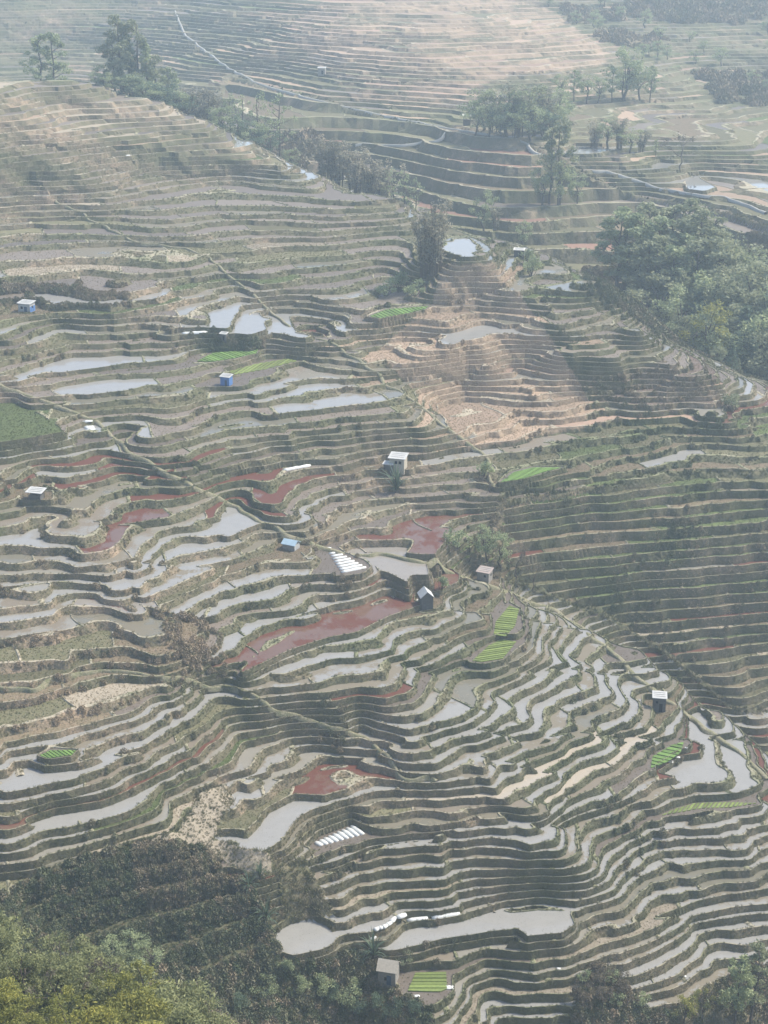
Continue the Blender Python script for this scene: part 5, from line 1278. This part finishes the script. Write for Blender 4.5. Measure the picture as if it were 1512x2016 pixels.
def tuft_builder(g):
    N = g.nodes; cc = N.new('GeometryNodeMeshCircle'); cc.inputs['Vertices'].default_value = 7; cc.inputs['Radius'].default_value = .35
    cn = N.new('GeometryNodeMeshCone'); cn.inputs['Vertices'].default_value = 3; cn.inputs['Radius Bottom'].default_value = .11; cn.inputs['Depth'].default_value = 1.0
    ip = N.new('GeometryNodeInstanceOnPoints'); rv = N.new('FunctionNodeRandomValue'); rv.data_type = 'FLOAT_VECTOR'; rv.inputs[0].default_value = (-.7, -.7, 0); rv.inputs[1].default_value = (.7, .7, 3)
    rs = N.new('FunctionNodeRandomValue'); rs.data_type = 'FLOAT'; rs.inputs[2].default_value = .5; rs.inputs[3].default_value = 1.15
    g.links.new(cc.outputs[0], ip.inputs['Points']); g.links.new(cn.outputs[0], ip.inputs['Instance']); g.links.new(rv.outputs[0], ip.inputs['Rotation']); g.links.new(rs.outputs[1], ip.inputs['Scale'])
    rl = N.new('GeometryNodeRealizeInstances'); sm = N.new('GeometryNodeSetMaterial'); sm.inputs['Material'].default_value = M['tuft']
    g.links.new(ip.outputs[0], rl.inputs[0]); g.links.new(rl.outputs[0], sm.inputs[0]); return sm.outputs[0]
def scrub_builder(g):
    N = g.nodes; ic = N.new('GeometryNodeMeshIcoSphere'); ic.inputs['Radius'].default_value = .8; ic.inputs['Subdivisions'].default_value = 2
    ds = N.new('GeometryNodeDistributePointsOnFaces'); ds.inputs['Density'].default_value = 30.0
    gr = N.new('GeometryNodeMeshGrid'); gr.inputs['Size X'].default_value = .29; gr.inputs['Size Y'].default_value = .16; gr.inputs['Vertices X'].default_value = 2; gr.inputs['Vertices Y'].default_value = 2
    ip = N.new('GeometryNodeInstanceOnPoints'); rv = N.new('FunctionNodeRandomValue'); rv.data_type = 'FLOAT_VECTOR'; rv.inputs[0].default_value = (0, 0, 0); rv.inputs[1].default_value = (6, 6, 6)
    tr = N.new('GeometryNodeSetPosition'); rp = N.new('FunctionNodeRandomValue'); rp.data_type = 'FLOAT_VECTOR'; rp.inputs[0].default_value = (-.3, -.3, -.1); rp.inputs[1].default_value = (.3, .3, .45); rp.inputs['Seed'].default_value = 4
    g.links.new(ic.outputs[0], ds.inputs[0]); g.links.new(ds.outputs[0], tr.inputs[0]); g.links.new(rp.outputs[0], tr.inputs['Offset'])
    g.links.new(tr.outputs[0], ip.inputs['Points']); g.links.new(gr.outputs[0], ip.inputs['Instance']); g.links.new(rv.outputs[0], ip.inputs['Rotation'])
    rl = N.new('GeometryNodeRealizeInstances'); sm = N.new('GeometryNodeSetMaterial'); sm.inputs['Material'].default_value = M['scrub']
    g.links.new(ip.outputs[0], rl.inputs[0]); g.links.new(rl.outputs[0], sm.inputs[0]); return sm.outputs[0]
rg = np.random.RandomState(77)
tri = np.stack([BT[:, :, 0], BT[:, :, 1], BZ], -1); nb_ = len(tri)
_fu, _fv = ucen, vcen
_keep = inpoly(_fu, _fv, Z_HUMP) & (FT[:, 0, 1] < 300)
tri = np.concatenate([tri, fxyz[_keep]]); BK = np.concatenate([BK, np.full(_keep.sum(), 5)]); _vis = np.concatenate([BT[:, :, 4].max(1), FT[_keep][:, :, 4].max(1)])
area = np.linalg.norm(np.cross(tri[:, 1] - tri[:, 0], tri[:, 2] - tri[:, 0]), axis=1) / 2
cu, cv = project(tri[:, :, 0].mean(1), tri[:, :, 1].mean(1), tri[:, :, 2].mean(1)); cyy = tri[:, :, 1].mean(1)
seen = (_vis > .5) & (cu > -120) & (cu < 1632) & (cv > -60) & (cv < 2120)
def sample(wt, n):
    p = np.cumsum(wt); p /= p[-1]; i = np.searchsorted(p, rg.rand(n)); a = rg.rand(n, 1); b = rg.rand(n, 1); fl = (a + b) > 1; a = np.where(fl, 1 - a, a); b = np.where(fl, 1 - b, b)
    return tri[i, 0] + (tri[i, 1] - tri[i, 0]) * a + (tri[i, 2] - tri[i, 0]) * b, i
wt = area * seen * (cyy < 560) * np.where(inpoly(cu, cv, Z_OVER) & (cyy > 290) & (cyy < 385), .8, 1.0) * np.where(BK == 1, .55, 1.0) * np.clip(300 / np.maximum(cyy, 150), 0, 1.4) ** 1.5
P, i = sample(wt, 165000)
uu, vv = project(P[:, 0], P[:, 1], P[:, 2]); vg = vegval(P[:, 0], P[:, 1], uu, vv)
sc = rg.uniform(.16, .42, len(P)) * np.where(BK[i] == 2, 1.6, 1.0) * np.where(cyy[i] > 400, 1.3, 1.0)
_o = inpoly(uu, vv, Z_OVER) & (P[:, 1] > 290) & (P[:, 1] < 385); sc = np.where(_o, sc * rg.uniform(.8, 1.7, len(P)), sc); vg = np.where(_o, vg - .3 + .35 * vnoise(P[:, 0], P[:, 1], 7, 91), vg)
scatter('bank_grass', P + np.array([0, 0, CAMZ]), sc, vg + .08, 'rough grass growing on the terrace banks', tuft_builder)
_wt = np.isin(np.array(FTYPE)[fid], ['green', 'olive', 'brownweed', 'stubble', 'tan', 'purple', 'mud']) & (FT[:, :, 4].max(1) > .5) & (FT[:, 0, 1] < 480) & (ucen > -80) & (ucen < 1600) & (vcen < 2100)
_ft = fxyz[_wt]; _fa = np.linalg.norm(np.cross(_ft[:, 1] - _ft[:, 0], _ft[:, 2] - _ft[:, 0]), axis=1)
_tv = {'green': .95, 'olive': .6, 'brownweed': .2, 'stubble': .05, 'tan': .08, 'purple': .3, 'mud': .45}
_fv2 = np.array([_tv.get(t, .5) for t in FTYPE])[fid[_wt]]; _fw = _fa * np.where(np.array(FTYPE)[fid[_wt]] == 'mud', .25, 1.0)
_sv = (tri, ); tri = _ft; P2, i2 = sample(_fw, 60000); tri = _sv[0]
scatter('field_weeds', P2 + np.array([0, 0, CAMZ]), rg.uniform(.09, .24, len(P2)), _fv2[i2] + rg.normal(size=len(P2)) * .12, 'low weeds and stubble growing on the drained fields', tuft_builder)
# scrub: the overgrown hump, the right-hand slope, the ravines
def scrubw():
    w_ = np.zeros(len(tri)); ph = np.sin(tri[:, :, 2].mean(1) * 2 * math.pi / 2.3 + vnoise(tri[:, 0, 0], tri[:, 0, 1], 15, 84) * 1.5)
    w_ += inpoly(cu, cv, Z_BUSH) * (cyy > 170) * np.where(BK == 0, 2.0, np.where(BK == 5, .16, np.where(BK == 1, .35, .42)))
    w_ += inpoly(cu, cv, Z_OVER) * (cyy > 290) * (cyy < 380) * (BK == 0) * .05 * (vnoise(tri[:, 0, 0], tri[:, 0, 1], 11, 92) > .15)
    w_ += inpoly(cu, cv, Z_GREEN) * (cyy > 290) * (cyy < 420) * (BK == 0) * .07 * (vnoise(tri[:, 0, 0], tri[:, 0, 1], 14, 81) > .1)
    w_ += inpoly(cu, cv, Z_PURPLE) * (cyy > 290) * (cyy < 430) * (BK == 0) * .12
    w_ += inpoly(cu, cv, Z_LDRY) * (BK != 1) * .09 + inpoly(cu, cv, [(300, 1200), (400, 1220), (445, 1270), (450, 1335), (380, 1325), (340, 1270)]) * .22
    w_ += (inpoly(cu, cv, [(-50, 555), (250, 560), (260, 600), (120, 610), (-50, 600)]) | inpoly(cu, cv, [(430, 662), (520, 668), (520, 690), (400, 690)])) * .5
    w_ += ((cyy > 425) & (cyy < 520) & (cu > 1150)) * .35 + ((cyy > 600) & (cyy < 720) & (cu > 150) & (cu < 660) & (BK == 2)) * .12
    w_ += (vnoise(tri[:, 0, 0], tri[:, 0, 1], 9, 82) > .45) * (BK == 0) * (cyy < 430) * .07
    w_ += inpoly(cu, cv, Z_BANK) * (BK == 2) * np.clip(.35 + .5 * vnoise(tri[:, 0, 0], tri[:, 0, 1], 6, 95), .03, 1)
    w_ += ((cyy > 700) & (cu > 1000) & (BK == 2)) * .008
    return w_ * area * seen
P, i = sample(scrubw(), 32000)
uu, vv = project(P[:, 0], P[:, 1], P[:, 2]); vg = vegval(P[:, 0], P[:, 1], uu, vv)
vg = np.where(inpoly(uu, vv, Z_LDRY), vg - .25, vg); vg = np.where(inpoly(uu, vv, Z_BANK), .15 + .7 * rg.rand(len(P)), vg); vg = np.where(P[:, 1] > 650, vg * .5, vg)
vg = np.where(inpoly(uu, vv, Z_BUSH), .34 + .6 * rg.rand(len(P)) * (vnoise(P[:, 0], P[:, 1], 12, 83) > -.4) + .15 * (BK[i] == 0), vg)
sc = .34 + .6 * rg.rand(len(P)) ** 2.2; sc = sc * np.where(BK[i] == 5, .6, 1.0) * np.where(cyy[i] > 650, 2.6, 1.0) * np.where(cyy[i] > 420, 1.7, 1.0) * np.where(BK[i] == 2, 1.15, .8)
scatter('scrub', P + np.array([0, 0, CAMZ]), sc, vg, 'dense dark scrub on the overgrown hump and neglected slopes', scrub_builder)

# ------------------------------------------------------------------ haze
def haze_box(x0, x1, y0, y1, z0, z1, dens):
    V = [(x, y, z) for x in (x0, x1) for y in (y0, y1) for z in (z0, z1)]
    Fq = [(0, 1, 3, 2), (4, 6, 7, 5), (0, 4, 5, 1), (2, 3, 7, 6), (0, 2, 6, 4), (1, 5, 7, 3)]
    m = bpy.data.materials.new('haze'); m.use_nodes = True; t = m.node_tree; t.nodes.clear()
    o = t.nodes.new('ShaderNodeOutputMaterial'); v = t.nodes.new('ShaderNodeVolumePrincipled')
    v.inputs['Color'].default_value = (.71, .88, 1.0, 1); v.inputs['Density'].default_value = dens; v.inputs['Anisotropy'].default_value = 0.2
    t.links.new(v.outputs[0], o.inputs['Volume'])
    me = bpy.data.meshes.new('haze'); me.from_pydata(V, [], Fq); me.materials.append(m)
    return tag(link('haze', me), 'pale blue haze lying over the whole valley', kind='stuff')
haze_box(-480, 480, -40, 1330, float(BVw[:, 2].min()) - 1.2, max(CAMZ + 3, float(BVw[:, 2].max()) + 3), 0.00038)
